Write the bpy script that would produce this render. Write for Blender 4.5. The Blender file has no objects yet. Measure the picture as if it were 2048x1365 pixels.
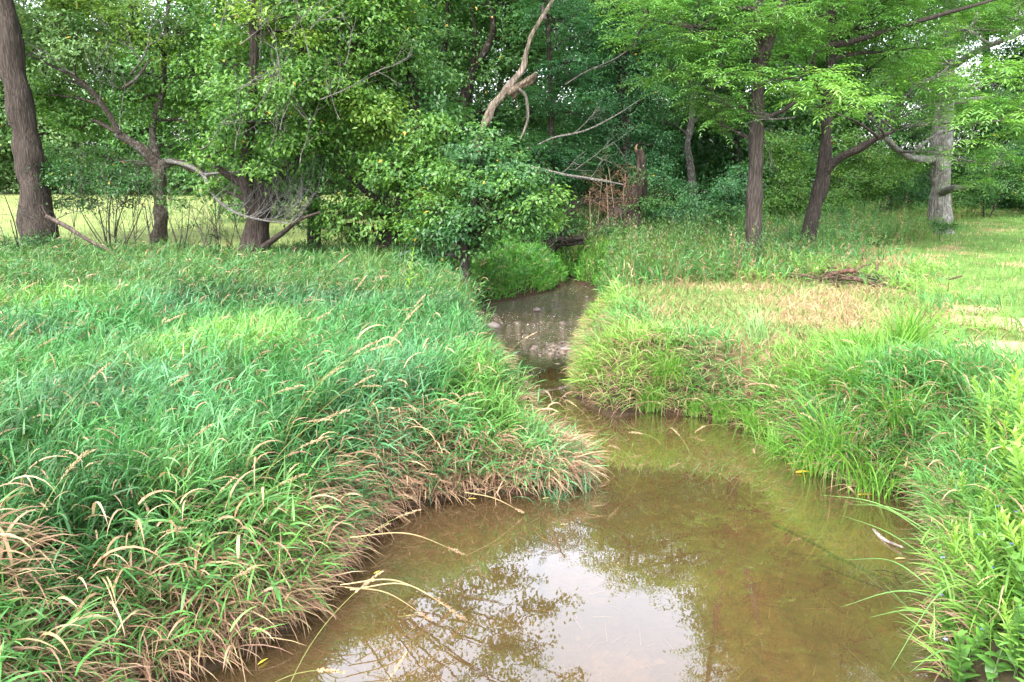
import bpy, math, random
import numpy as np
from mathutils import Vector
R = math.radians
rng = np.random.default_rng(11)
random.seed(5)
S = bpy.context.scene
COL = S.collection

# ------------------------------------------------------------------ camera, sky, sun, exposure
F = 1593.0; PITCH = R(12.5); CH = 3.1
cd = bpy.data.cameras.new('camera'); cam = bpy.data.objects.new('camera', cd); COL.objects.link(cam)
cd.sensor_width = 36; cd.lens = 36 * F / 2048; cd.clip_end = 1500; cd.clip_start = 0.05
cam.location = (0, 0, CH); cam.rotation_euler = (R(90) - PITCH, 0, 0); S.camera = cam
SUN_EL, SUN_AZ = R(56), R(208)          # azimuth clockwise from +Y: behind the camera, to the left
w = bpy.data.worlds.new('World'); S.world = w; w.use_nodes = True
nt = w.node_tree; nt.nodes.clear()
def wn(t): return nt.nodes.new(t)
sky = wn('ShaderNodeTexSky'); sky.sky_type = 'NISHITA'; sky.sun_disc = False
sky.sun_elevation = SUN_EL; sky.sun_rotation = SUN_AZ; sky.dust_density = 3; sky.air_density = 1.0; sky.ozone_density = 1
hs = wn('ShaderNodeHueSaturation'); hs.inputs['Saturation'].default_value = 0.36; hs.inputs['Value'].default_value = 2.3
tc = wn('ShaderNodeTexCoord'); cn = wn('ShaderNodeTexNoise'); cn.inputs['Scale'].default_value = 2.2; cn.inputs['Detail'].default_value = 6
cr = wn('ShaderNodeMapRange'); cr.inputs['From Min'].default_value = 0.3; cr.inputs['From Max'].default_value = 0.7
cr.inputs['To Min'].default_value = 0.85; cr.inputs['To Max'].default_value = 1.15
vm = wn('ShaderNodeVectorMath'); vm.operation = 'SCALE'
bg = wn('ShaderNodeBackground'); bg.inputs['Strength'].default_value = 0.15; wo = wn('ShaderNodeOutputWorld')
L = nt.links.new
L(sky.outputs[0], hs.inputs['Color']); L(tc.outputs['Generated'], cn.inputs['Vector']); L(cn.outputs[0], cr.inputs['Value'])
L(hs.outputs[0], vm.inputs[0]); L(cr.outputs[0], vm.inputs['Scale']); L(vm.outputs[0], bg.inputs['Color']); L(bg.outputs[0], wo.inputs[0])
sd_ = bpy.data.lights.new('sun', 'SUN'); sd_.energy = 1.3; sd_.angle = R(14); sd_.color = (1.0, 0.96, 0.88)
sun = bpy.data.objects.new('sun', sd_); COL.objects.link(sun)
sv = Vector((math.sin(SUN_AZ) * math.cos(SUN_EL), math.cos(SUN_AZ) * math.cos(SUN_EL), math.sin(SUN_EL)))
sun.rotation_euler = sv.to_track_quat('Z', 'Y').to_euler(); sun.location = (0, -5, 30)
S.view_settings.view_transform = 'Standard'; S.view_settings.look = 'None'; S.view_settings.gamma = 1
S.view_settings.exposure = 1.62
S.cycles.max_bounces = 6; S.cycles.diffuse_bounces = 3; S.cycles.glossy_bounces = 3; S.cycles.transmission_bounces = 4
S.cycles.transparent_max_bounces = 8; S.cycles.use_denoising = True

# ------------------------------------------------------------------ picture -> place
def ray(px, py):
    u = (px - 1024) / F; v = (682.5 - py) / F
    return (u, math.cos(PITCH) + v * math.sin(PITCH), -math.sin(PITCH) + v * math.cos(PITCH))
def P(px, py, d):
    x, y, z = ray(px, py); return np.array((x * d / y, d, CH + z * d / y))
def G(px, py, z=0.0):
    x, y, zz = ray(px, py); t = (z - CH) / zz; return np.array((x * t, y * t, z))
def toz(p):
    return p

# ------------------------------------------------------------------ noise (value noise, vectorised)
_perm = np.random.default_rng(3).random((256, 256))
def vnoise(x, y, s=1.0):
    x = np.asarray(x) / s + 1000; y = np.asarray(y) / s + 1000
    xi = np.floor(x).astype(int); yi = np.floor(y).astype(int); fx = x - xi; fy = y - yi
    fx = fx * fx * (3 - 2 * fx); fy = fy * fy * (3 - 2 * fy)
    a = _perm[xi % 256, yi % 256]; b = _perm[(xi + 1) % 256, yi % 256]
    c = _perm[xi % 256, (yi + 1) % 256]; e = _perm[(xi + 1) % 256, (yi + 1) % 256]
    return (a * (1 - fx) + b * fx) * (1 - fy) + (c * (1 - fx) + e * fx) * fy
def sstep(a, b, x):
    t = np.clip((x - a) / (b - a), 0, 1); return t * t * (3 - 2 * t)
def mixc(a, b, t):
    t = np.asarray(t)[:, None]; return np.asarray(a) * (1 - t) + np.asarray(b) * t

# ------------------------------------------------------------------ stream outline and ground height
left_px = [(240, 1400), (430, 1330), (575, 1255), (650, 1170), (710, 1075), (800, 1015), (930, 990), (1060, 985), (1150, 975),
           (1165, 945), (1110, 900), (1045, 865), (1015, 800), (985, 720), (955, 680), (920, 640), (935, 612), (1030, 599), (1095, 584), (1128, 570), (1122, 550), (1108, 525)]
right_px = [(1120, 525), (1136, 550), (1158, 568), (1205, 582), (1205, 605), (1190, 640), (1175, 690), (1160, 725), (1158, 800), (1225, 832), (1300, 822), (1450, 838),
            (1535, 868), (1620, 925), (1700, 975), (1830, 985), (1865, 1050), (1885, 1150), (1895, 1400)]
lp = [G(a, b)[:2] for a, b in left_px]; rp = [G(a, b)[:2] for a, b in right_px]
poly = np.array([(-3.2, -8), (-2.6, 1.5)] + lp + [np.array((0.6, 34.0)), np.array((1.4, 34.0))] + rp + [(2.6, 1.5), (3.2, -8)])
def sdist(x, y):
    x = np.atleast_1d(x).astype(float); y = np.atleast_1d(y).astype(float)
    best = np.full(x.shape, 1e9); inside = np.zeros(x.shape, bool); n = len(poly)
    for i in range(n):
        a = poly[i]; b = poly[(i + 1) % n]; e = b - a
        t = np.clip(((x - a[0]) * e[0] + (y - a[1]) * e[1]) / (e @ e + 1e-9), 0, 1)
        best = np.minimum(best, np.hypot(x - a[0] - t * e[0], y - a[1] - t * e[1]))
        c = ((a[1] > y) != (b[1] > y)) & (x < (b[0] - a[0]) * (y - a[1]) / (b[1] - a[1] + 1e-12) + a[0])
        inside ^= c
    return np.where(inside, -best, best)
SC = {}
tipc = G(1120, 930)[:2]
def ground(x, y, s=None):
    x = np.atleast_1d(x).astype(float); y = np.atleast_1d(y).astype(float)
    if s is None: s = sdist(x, y)
    edge = s + 0.10 * (vnoise(x, y, .35) - .5)
    wid = 0.42 + 0.5 * sstep(1.2, 0, np.hypot(x - tipc[0], y - tipc[1]))
    zb = 0.72 + 0.12 * (vnoise(x, y, 2.7) - .5) + 0.06 * (vnoise(x, y, .7) - .5) + 0.15 * sstep(12, 30, y)
    zb = zb - 0.42 * sstep(1.3, 0.2, np.hypot(x - tipc[0], y - tipc[1]))
    zb = zb + 0.006 * np.clip(np.hypot(x, y) - 30, 0, 200) * (x > 0)
    zb = zb + 0.1 * (vnoise(x, y, 11) - .5) * sstep(20, 40, np.hypot(x, y))
    out = 0.03 + (zb - 0.03) * (0.35 * sstep(0, wid * .5, edge) + 0.65 * sstep(0.0, wid * 1.6, edge))
    inn = -0.34 * sstep(0, 0.35, -s) + 0.03 + 0.04 * (vnoise(x, y, .5) - .5) * sstep(0, .2, -s)
    # gravel riffle shallows
    rif = sstep(2.6, .8, np.abs(y - 17.0)) * (vnoise(x, y, .8) > 0) 
    inn = inn * (1 - 0.45 * rif)
    return np.where(s > 0, out, inn)
def gz(x, y): return float(ground(x, y)[0])

# ------------------------------------------------------------------ mesh collector
class MB:
    def __init__(s): s.v = []; s.f = []; s.c = []; s.n = 0
    def add(s, v, f, c):
        v = np.asarray(v, dtype=np.float32).reshape(-1, 3); f = np.asarray(f, dtype=np.int64)
        c = np.asarray(c, dtype=np.float32)
        if c.ndim == 1: c = np.tile(c, (len(v), 1))
        s.v.append(v); s.c.append(c); s.f.append((f + s.n)); s.n += len(v)
    def build(s, name, mat, parent=None, smooth=True, origin=None):
        V = np.concatenate(s.v); C = np.concatenate(s.c)
        if origin is None and parent is not None: origin = np.array(parent.location)
        if origin is not None: V = V - np.asarray(origin, dtype=np.float32)
        loops = np.concatenate([f.reshape(-1) for f in s.f]).astype(np.int32)
        tot = np.concatenate([np.full(len(f), f.shape[1], dtype=np.int32) for f in s.f])
        st = np.concatenate([[0], np.cumsum(tot)[:-1]]).astype(np.int32)
        me = bpy.data.meshes.new(name)
        me.vertices.add(len(V)); me.vertices.foreach_set('co', V.ravel())
        me.loops.add(len(loops)); me.loops.foreach_set('vertex_index', loops)
        me.polygons.add(len(tot)); me.polygons.foreach_set('loop_start', st); me.polygons.foreach_set('loop_total', tot)
        if smooth: me.polygons.foreach_set('use_smooth', np.ones(len(tot), dtype=bool))
        a = me.color_attributes.new('Col', 'FLOAT_COLOR', 'POINT')
        a.data.foreach_set('color', np.concatenate([C, np.ones((len(C), 1), dtype=np.float32)], 1).ravel())
        me.update(); me.materials.append(mat)
        o = bpy.data.objects.new(name, me); COL.objects.link(o)
        if parent is not None: o.parent = parent
        elif origin is not None: o.location = tuple(float(q) for q in origin)
        return o
def tag(o, label=None, cat=None, group=None, kind=None):
    if label and len(label.replace(',', ' ').split()) > 15: print('LONG', label)
    if label: o['label'] = label
    if cat: o['category'] = cat
    if group: o['group'] = group
    if kind: o['kind'] = kind
    return o
def thing(name, loc, label, cat, group=None):
    o = bpy.data.objects.new(name, None); COL.objects.link(o); o.location = tuple(float(q) for q in loc)
    o.empty_display_size = .2
    return tag(o, label, cat, group)

# ------------------------------------------------------------------ shapes
def catmull(pts, n):
    pts = np.asarray(pts, float); p = np.vstack([2 * pts[0] - pts[1], pts, 2 * pts[-1] - pts[-2]])
    out = []
    for i in range(1, len(p) - 2):
        t = np.linspace(0, 1, n, endpoint=False)[:, None]
        a, b, c, d = p[i - 1], p[i], p[i + 1], p[i + 2]
        out.append(.5 * ((2 * b) + (-a + c) * t + (2 * a - 5 * b + 4 * c - d) * t * t + (-a + 3 * b - 3 * c + d) * t ** 3))
    out.append(pts[-1][None]); return np.vstack(out)
def tube(mb, pts, rad, col, seg=8, sub=5, ridge=0.0, wob=0.0, cap=True, colf=None):
    """tapered bent tube; ridge = bark furrows as real relief"""
    pr = np.column_stack([np.asarray(pts, float), np.asarray(rad, float)])
    pr = catmull(pr, sub) if sub > 1 else pr
    p = pr[:, :3]; r = np.maximum(pr[:, 3], 1e-4); n = len(p)
    t = np.gradient(p, axis=0); t /= np.linalg.norm(t, axis=1)[:, None] + 1e-9
    up = np.array((0.13, 1, .07)); u = np.cross(t, up); u /= np.linalg.norm(u, axis=1)[:, None] + 1e-9; v = np.cross(t, u)
    a = np.linspace(0, 2 * math.pi, seg, endpoint=False)
    rr = r[:, None] * np.ones(seg)
    length = np.concatenate([[0], np.cumsum(np.linalg.norm(np.diff(p, axis=0), axis=1))])
    k = rng.random() * 50
    if ridge:
        ph = vnoise(np.repeat((length * 2.2)[:, None], seg, 1) + k, np.repeat((a * 3.2)[None], n, 0) + k, 1)
        rid = np.abs(np.sin(a[None] * max(5, seg // 5) + 3.0 * ph + k))
        rr = rr * (1 + ridge * (rid - .5)) 
    if wob: rr = rr * (1 + wob * (vnoise(np.repeat((length * 3)[:, None], seg, 1) + k, np.cos(a)[None] * 1.5 + np.zeros((n, 1)) + k, 1) - .5) * 2)
    V = p[:, None] + rr[..., None] * (np.cos(a)[None, :, None] * u[:, None] + np.sin(a)[None, :, None] * v[:, None])
    i = np.arange(n - 1)[:, None] * seg; j = np.arange(seg)[None]; j2 = (j + 1) % seg
    fq = np.stack([i + j, i + j2, i + seg + j2, i + seg + j], -1).reshape(-1, 4)
    c = np.tile(np.asarray(col, float), (n * seg, 1)) * (0.85 + 0.3 * rng.random((n * seg, 1)))
    if colf is not None: c = colf(V.reshape(-1, 3), c)
    mb.add(V.reshape(-1, 3), fq, c)
    if cap:
        for ring in (0, n - 1):
            idx = np.arange(seg) + ring * seg + mb.n - n * seg
            mb.f.append(idx[None] if ring else idx[None, ::-1])
def twigs(mb, A, B, r0, r1, col, sag=0.1):
    """many thin 3-sided bent twigs at once"""
    A = np.asarray(A); B = np.asarray(B); n = len(A)
    if n == 0: return
    s = np.array([0, .35, .7, 1.0]); Ln = np.linalg.norm(B - A, axis=1)
    off = rng.normal(0, 1, (n, 3)) * Ln[:, None] * sag
    p = A[:, None] + (B - A)[:, None] * s[None, :, None] + off[:, None] * (s * (1 - s) * 4)[None, :, None]
    t = (B - A) / (Ln[:, None] + 1e-9); up = np.array((.3, .5, .81)); u = np.cross(t, up); u /= np.linalg.norm(u, axis=1)[:, None] + 1e-9; v = np.cross(t, u)
    a = np.array([0, 2.1, 4.2]); ring = np.cos(a)[None, :, None] * u[:, None] + np.sin(a)[None, :, None] * v[:, None]
    rr = (np.asarray(r0)[..., None] * (1 - s) + np.asarray(r1)[..., None] * s) if np.ndim(r0) else (r0 * (1 - s) + r1 * s)[None].repeat(n, 0)
    V = p[:, :, None] + ring[:, None] * rr[:, :, None, None]
    V = V.reshape(-1, 3); base = (np.arange(n) * 12)[:, None]
    q = np.array([[i * 3 + j, i * 3 + (j + 1) % 3, i * 3 + 3 + (j + 1) % 3, i * 3 + 3 + j] for i in range(3) for j in range(3)])
    mb.add(V, (base[:, :, None] + q[None]).reshape(-1, 4), np.tile(col, (len(V), 1)))
PROF = {'grass': lambda s: np.where(s < .15, .55 + 3 * s, np.minimum(1, 1.0)) * (1 - s ** 2.2) ,
        'lance': lambda s: np.sin(np.pi * np.clip(s, 0, 1) ** .75) ** .8 + .06 * (1 - s),
        'ovate': lambda s: np.sin(np.pi * np.clip(s, 0, 1) ** .6) ** .7,
        'stem': lambda s: 1 - .75 * s}
def curve(root, az, Ln, t0, t1, s):
    d = (t1 - t0); d = np.where(np.abs(d) < 1e-3, 1e-3, d)
    hx = (np.cos(t0) - np.cos(t0 + d * s)) / d * Ln; hz = (np.sin(t0 + d * s) - np.sin(t0)) / d * Ln
    return root + np.stack([hx * np.cos(az), hx * np.sin(az), hz], -1)
def blades(mb, root, az, Ln, W, t0, t1, col, seg=4, prof='grass', roll=.6, tipcol=None, tipamt=0.0):
    n = len(root)
    if n == 0: return
    s = np.linspace(0, 1, seg + 1)
    root = np.asarray(root, float)
    pc = np.stack([curve(root, az, Ln, t0, t1, np.full(n, q)) for q in s], 1)
    th = t0[:, None] + (t1 - t0)[:, None] * s
    side = np.stack([-np.sin(az), np.cos(az), np.zeros(n)], -1)
    nrm = np.stack([-np.cos(th) * np.cos(az)[:, None], -np.cos(th) * np.sin(az)[:, None], np.sin(th)], -1)
    ro = rng.normal(0, roll, n)
    wv = side[:, None] * np.cos(ro)[:, None, None] + nrm * np.sin(ro)[:, None, None]
    wd = np.asarray(W)[:, None] * .5 * PROF[prof](s)[None]
    Lf = pc[:, :-1] + wv[:, :-1] * wd[:, :-1, None]; Rt = pc[:, :-1] - wv[:, :-1] * wd[:, :-1, None]
    V = np.concatenate([np.stack([Lf, Rt], 2).reshape(n, -1, 3), pc[:, -1:]], 1)
    m = 2 * seg + 1; base = (np.arange(n) * m)[:, None, None]
    q = np.array([[2 * i, 2 * i + 1, 2 * i + 3, 2 * i + 2] for i in range(seg - 1)])
    C = np.repeat(np.asarray(col)[:, None], m, 1)
    if tipcol is not None:
        sv_ = np.concatenate([np.repeat(s[:-1], 2), [1]]); tm = (np.clip((sv_ - .6) / .4, 0, 1)[None] * np.asarray(tipamt)[:, None])[..., None]
        C = C * (1 - tm) + np.asarray(tipcol) * tm
    n0 = mb.n; mb.add(V.reshape(-1, 3), (base + q[None]).reshape(-1, 4), C.reshape(-1, 3))
    tt = np.array([[2 * seg - 2, 2 * seg - 1, 2 * seg]])
    mb.f.append((base + tt[None]).reshape(-1, 3) + n0)
def leaves(mb, pos, dr, nrm, Ln, W, col, fold=.25):
    """folded rhombic leaves: two faces each, meeting on the midrib"""
    dr = dr / (np.linalg.norm(dr, axis=1)[:, None] + 1e-9); sd = np.cross(dr, nrm); sd /= np.linalg.norm(sd, axis=1)[:, None] + 1e-9
    up = np.cross(sd, dr); Ln = Ln[:, None]; W = W[:, None]
    mid = pos + dr * Ln * .42
    V = np.stack([pos, mid + sd * W * .5 + up * W * fold, pos + dr * Ln - up * Ln * .12, mid - sd * W * .5 + up * W * fold], 1)
    n = len(pos); b = (np.arange(n) * 4)[:, None, None]
    mb.add(V.reshape(-1, 3), (b + np.array([[0, 1, 2], [0, 2, 3]])[None]).reshape(-1, 3), np.repeat(col, 4, 0))

# ------------------------------------------------------------------ materials
def nodemat(name):
    m = bpy.data.materials.new(name); m.use_nodes = True; t = m.node_tree; t.nodes.clear()
    o = t.nodes.new('ShaderNodeOutputMaterial'); return m, t, o
def foliage_mat(name, trans=.38, rough=.45, spec=.5):
    m, t, o = nodemat(name); n = t.nodes.new
    at = n('ShaderNodeAttribute'); at.attribute_name = 'Col'
    nz = n('ShaderNodeTexNoise'); nz.inputs['Scale'].default_value = 22; nz.inputs['Detail'].default_value = 2
    co = n('ShaderNodeTexCoord'); t.links.new(co.outputs['Object'], nz.inputs['Vector'])
    mr = n('ShaderNodeMapRange'); mr.inputs['To Min'].default_value = .72; mr.inputs['To Max'].default_value = 1.28; t.links.new(nz.outputs[0], mr.inputs[0])
    sc = n('ShaderNodeVectorMath'); sc.operation = 'SCALE'; t.links.new(at.outputs['Color'], sc.inputs[0]); t.links.new(mr.outputs[0], sc.inputs['Scale'])
    p = n('ShaderNodeBsdfPrincipled'); p.inputs['Roughness'].default_value = rough; p.inputs['Specular IOR Level'].default_value = spec
    t.links.new(sc.outputs[0], p.inputs['Base Color'])
    tr = n('ShaderNodeBsdfTranslucent'); tm = n('ShaderNodeVectorMath'); tm.operation = 'MULTIPLY'; tm.inputs[1].default_value = (1.25, 1.25, .7)
    t.links.new(sc.outputs[0], tm.inputs[0]); t.links.new(tm.outputs[0], tr.inputs[0])
    mx = n('ShaderNodeMixShader'); mx.inputs[0].default_value = trans
    t.links.new(p.outputs[0], mx.inputs[1]); t.links.new(tr.outputs[0], mx.inputs[2]); t.links.new(mx.outputs[0], o.inputs[0]); return m
def bark_mat(name, sc_=22, zs=.09, lichen=.0, bump=.8, lich_col=(.42, .47, .40)):
    m, t, o = nodemat(name); n = t.nodes.new; l = t.links.new
    at = n('ShaderNodeAttribute'); at.attribute_name = 'Col'; co = n('ShaderNodeTexCoord')
    mp = n('ShaderNodeMapping'); mp.inputs['Scale'].default_value = (1, 1, zs); l(co.outputs['Object'], mp.inputs[0])
    nz = n('ShaderNodeTexNoise'); nz.inputs['Scale'].default_value = sc_ * 1.7; nz.inputs['Detail'].default_value = 5; nz.inputs['Roughness'].default_value = .65; l(mp.outputs[0], nz.inputs[0])
    vo = n('ShaderNodeTexVoronoi'); vo.feature = 'DISTANCE_TO_EDGE'; vo.inputs['Scale'].default_value = sc_; l(mp.outputs[0], vo.inputs[0])
    mr = n('ShaderNodeMapRange'); mr.inputs['From Min'].default_value = .25; mr.inputs['From Max'].default_value = .75; mr.inputs['To Min'].default_value = .35; mr.inputs['To Max'].default_value = 1.6; l(nz.outputs[0], mr.inputs[0])
    v2 = n('ShaderNodeMapRange'); v2.inputs['From Max'].default_value = .22; v2.inputs['To Min'].default_value = .5; l(vo.outputs[0], v2.inputs[0])
    mu = n('ShaderNodeMath'); mu.operation = 'MULTIPLY'; l(mr.outputs[0], mu.inputs[0]); l(v2.outputs[0], mu.inputs[1])
    sc = n('ShaderNodeVectorMath'); sc.operation = 'SCALE'; l(at.outputs['Color'], sc.inputs[0]); l(mu.outputs[0], sc.inputs['Scale'])
    src = sc.outputs[0]
    ln = n('ShaderNodeTexNoise'); ln.inputs['Scale'].default_value = 7; ln.inputs['Detail'].default_value = 4; l(co.outputs['Object'], ln.inputs[0])
    lr = n('ShaderNodeMapRange'); lr.inputs['From Min'].default_value = .62 - .25 * lichen; lr.inputs['From Max'].default_value = .70 - .2 * lichen; l(ln.outputs[0], lr.inputs[0])
    mm = n('ShaderNodeMath'); mm.operation = 'MULTIPLY'; mm.inputs[1].default_value = min(1, lichen); l(lr.outputs[0], mm.inputs[0])
    mx = n('ShaderNodeMix'); mx.data_type = 'RGBA'; l(mm.outputs[0], mx.inputs[0]); l(src, mx.inputs[6]); mx.inputs[7].default_value = (*lich_col, 1)
    p = n('ShaderNodeBsdfPrincipled'); p.inputs['Roughness'].default_value = .9; p.inputs['Specular IOR Level'].default_value = .2
    l(mx.outputs[2], p.inputs['Base Color'])
    bu = n('ShaderNodeBump'); bu.inputs['Strength'].default_value = bump; bu.inputs['Distance'].default_value = .03; l(mu.outputs[0], bu.inputs['Height']); l(bu.outputs[0], p.inputs['Normal'])
    l(p.outputs[0], o.inputs[0]); return m
def ground_mat():
    m, t, o = nodemat('ground'); n = t.nodes.new; l = t.links.new
    at = n('ShaderNodeAttribute'); at.attribute_name = 'Col'; co = n('ShaderNodeTexCoord')
    a = n('ShaderNodeTexNoise'); a.inputs['Scale'].default_value = 9; a.inputs['Detail'].default_value = 8; a.inputs['Roughness'].default_value = .7; l(co.outputs['Object'], a.inputs[0])
    b = n('ShaderNodeTexNoise'); b.inputs['Scale'].default_value = 1.1; b.inputs['Detail'].default_value = 5; l(co.outputs['Object'], b.inputs[0])
    r1 = n('ShaderNodeMapRange'); r1.inputs['From Min'].default_value = .3; r1.inputs['From Max'].default_value = .7; r1.inputs['To Min'].default_value = .55; r1.inputs['To Max'].default_value = 1.45; l(a.outputs[0], r1.inputs[0])
    r2 = n('ShaderNodeMapRange'); r2.inputs['From Min'].default_value = .3; r2.inputs['From Max'].default_value = .7; r2.inputs['To Min'].default_value = .75; r2.inputs['To Max'].default_value = 1.25; l(b.outputs[0], r2.inputs[0])
    mu = n('ShaderNodeMath'); mu.operation = 'MULTIPLY'; l(r1.outputs[0], mu.inputs[0]); l(r2.outputs[0], mu.inputs[1])
    sc = n('ShaderNodeVectorMath'); sc.operation = 'SCALE'; l(at.outputs['Color'], sc.inputs[0]); l(mu.outputs[0], sc.inputs['Scale'])
    p = n('ShaderNodeBsdfPrincipled'); p.inputs['Roughness'].default_value = .95; p.inputs['Specular IOR Level'].default_value = .15; l(sc.outputs[0], p.inputs['Base Color'])
    bu = n('ShaderNodeBump'); bu.inputs['Strength'].default_value = .6; bu.inputs['Distance'].default_value = .04; l(a.outputs[0], bu.inputs['Height']); l(bu.outputs[0], p.inputs['Normal'])
    l(p.outputs[0], o.inputs[0]); return m
def water_mat():
    m, t, o = nodemat('water'); n = t.nodes.new; l = t.links.new
    co = n('ShaderNodeTexCoord'); se = n('ShaderNodeSeparateXYZ'); l(co.outputs['Object'], se.inputs[0])
    n1 = n('ShaderNodeTexNoise'); n1.inputs['Scale'].default_value = 1.6; n1.inputs['Detail'].default_value = 2.5; l(co.outputs['Object'], n1.inputs[0])
    n2 = n('ShaderNodeTexNoise'); n2.inputs['Scale'].default_value = 13; n2.inputs['Detail'].default_value = 3; n2.inputs['Distortion'].default_value = .6; l(co.outputs['Object'], n2.inputs[0])
    # riffle: quick ripples over the shallow gravel, y 14.5 .. 22
    mr = n('ShaderNodeMapRange'); mr.interpolation_type = 'SMOOTHSTEP'; mr.inputs['From Min'].default_value = 11.8; mr.inputs['From Max'].default_value = 14.5; l(se.outputs['Y'], mr.inputs[0])
    nn = n('ShaderNodeTexNoise'); nn.inputs['Scale'].default_value = 1.3; l(co.outputs['Object'], nn.inputs[0])
    m2 = n('ShaderNodeMath'); m2.operation = 'MULTIPLY'; l(mr.outputs[0], m2.inputs[0]); l(nn.outputs[0], m2.inputs[1])
    b1 = n('ShaderNodeBump'); b1.inputs['Strength'].default_value = .012; b1.inputs['Distance'].default_value = .12; l(n1.outputs[0], b1.inputs['Height'])
    ms = n('ShaderNodeMath'); ms.operation = 'MULTIPLY_ADD'; l(m2.outputs[0], ms.inputs[0]); ms.inputs[1].default_value = 5; ms.inputs[2].default_value = .0022
    b2 = n('ShaderNodeBump'); b2.inputs['Distance'].default_value = .035; l(ms.outputs[0], b2.inputs['Strength']); l(n2.outputs[0], b2.inputs['Height']); l(b1.outputs[0], b2.inputs['Normal'])
    fr = n('ShaderNodeFresnel'); fr.inputs['IOR'].default_value = 1.5; l(b2.outputs[0], fr.inputs['Normal'])
    fm = n('ShaderNodeMath'); fm.operation = 'MULTIPLY'; fm.inputs[1].default_value = 2.9; fm.use_clamp = True; l(fr.outputs[0], fm.inputs[0])
    gl = n('ShaderNodeBsdfGlossy'); gl.inputs['Roughness'].default_value = .0; gl.inputs['Color'].default_value = (1, 1, 1, 1); l(b2.outputs[0], gl.inputs['Normal'])
    tr = n('ShaderNodeBsdfTransparent'); tr.inputs[0].default_value = (.88, .75, .54, 1)
    df = n('ShaderNodeBsdfDiffuse')
    n3 = n('ShaderNodeTexNoise'); n3.inputs['Scale'].default_value = .7; n3.inputs['Detail'].default_value = 5; l(co.outputs['Object'], n3.inputs[0])
    rp_ = n('ShaderNodeValToRGB'); rp_.color_ramp.elements[0].position = .35; rp_.color_ramp.elements[0].color = (.112, .072, .034, 1)
    rp_.color_ramp.elements[1].position = .65; rp_.color_ramp.elements[1].color = (.098, .069, .032, 1); l(n3.outputs[0], rp_.inputs[0]); l(rp_.outputs[0], df.inputs[0])
    mx = n('ShaderNodeMixShader'); mx.inputs[0].default_value = .40; l(tr.outputs[0], mx.inputs[1]); l(df.outputs[0], mx.inputs[2])
    m3 = n('ShaderNodeMixShader'); l(fm.outputs[0], m3.inputs[0]); l(mx.outputs[0], m3.inputs[1]); l(gl.outputs[0], m3.inputs[2]); l(m3.outputs[0], o.inputs[0]); return m
def plain_mat(name, rough=.8, spec=.3, bump=0):
    m, t, o = nodemat(name); n = t.nodes.new; l = t.links.new
    at = n('ShaderNodeAttribute'); at.attribute_name = 'Col'; co = n('ShaderNodeTexCoord')
    a = n('ShaderNodeTexNoise'); a.inputs['Scale'].default_value = 18; a.inputs['Detail'].default_value = 5; l(co.outputs['Object'], a.inputs[0])
    r1 = n('ShaderNodeMapRange'); r1.inputs['To Min'].default_value = .6; r1.inputs['To Max'].default_value = 1.4; l(a.outputs[0], r1.inputs[0])
    sc = n('ShaderNodeVectorMath'); sc.operation = 'SCALE'; l(at.outputs['Color'], sc.inputs[0]); l(r1.outputs[0], sc.inputs['Scale'])
    p = n('ShaderNodeBsdfPrincipled'); p.inputs['Roughness'].default_value = rough; p.inputs['Specular IOR Level'].default_value = spec
    l(sc.outputs[0], p.inputs['Base Color']); l(p.outputs[0], o.inputs[0]); return m
M_leaf = foliage_mat('leaf', .40, .42, .45)
M_grass = foliage_mat('grass_blade', .32, .45, .32)
M_dry = foliage_mat('dry_stalk', .2, .7, .2)
M_bark = bark_mat('bark_furrowed'); M_dark = bark_mat('bark_dark', 16, .12, .2)
M_lichen = bark_mat('bark_lichen', 16, .5, .35, .8, (.26, .29, .24)); M_pale = bark_mat('bark_pale', 18, .1, .35)
M_dead = bark_mat('dead_wood', 9, .12, 0, 1.0); M_ground = ground_mat(); M_water = water_mat(); M_stone = plain_mat('stone', .6, .4)
M_petal = plain_mat('petal', .6, .3)

# ------------------------------------------------------------------ regions on the ground (metres)
def regions(x, y):
    """weights of the kinds of ground cover around the stream"""
    cx = np.interp(y, [-8, 4, 8, 12, 16, 20, 34], [0, 1.2, 1.2, .7, .7, 1.0, 1.0])
    leftb = x < cx
    meadow = leftb * sstep(19.5, 22, y + .5 * vnoise(x, y, 2))
    under = leftb * sstep(12.0, 15, y - 0.22 * x * 0 + vnoise(x, y, 1.5)) * (1 - meadow)
    reed = leftb * (1 - meadow) * (1 - under)
    # right side
    pathx = 8.0 + (y - 8) * .48
    lawn = (~leftb) * sstep(-1.0, 1.2, x - (5.6 + (y - 8) * .30) + 1.6 * (vnoise(x, y, 2.2) - .5)) * sstep(8.5, 11, y)
    weeds = (~leftb) * sstep(15.2, 16.6, y - .15 * (x - 4) + 1.2 * (vnoise(x, y, 1.3) - .5)) * (1 - sstep(-1.3, 1.3, x - (6.0 + (y - 17) * .75) + 2.4 * (vnoise(x, y, 1.7) - .5)))
    lawn = lawn * (1 - weeds)
    dry = (~leftb) * sstep(-.5, .6, y - (11.6 - .55 * x) + 1.4 * (vnoise(x, y, 1.1) - .5)) * sstep(.5, 1.3, x - 1.0) * (1 - weeds) * (1 - lawn)
    bank = (~leftb) * (1 - dry) * (1 - weeds) * (1 - lawn)
    return reed, under, meadow, bank, dry, lawn, weeds
def axis(lo, hi, step, far, g=1.13):
    a = list(np.arange(lo, hi + 1e-6, step)); d = step; v = hi
    while v < far: d = min(d * g, 25); v += d; a.append(v)
    d = step; v = lo; b = []
    while v > -far: d = min(d * g, 25); v -= d; b.append(v)
    return np.array(b[::-1] + a)
gx = axis(-7, 10, .11, 420); gy = axis(2, 25, .11, 420)
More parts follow.
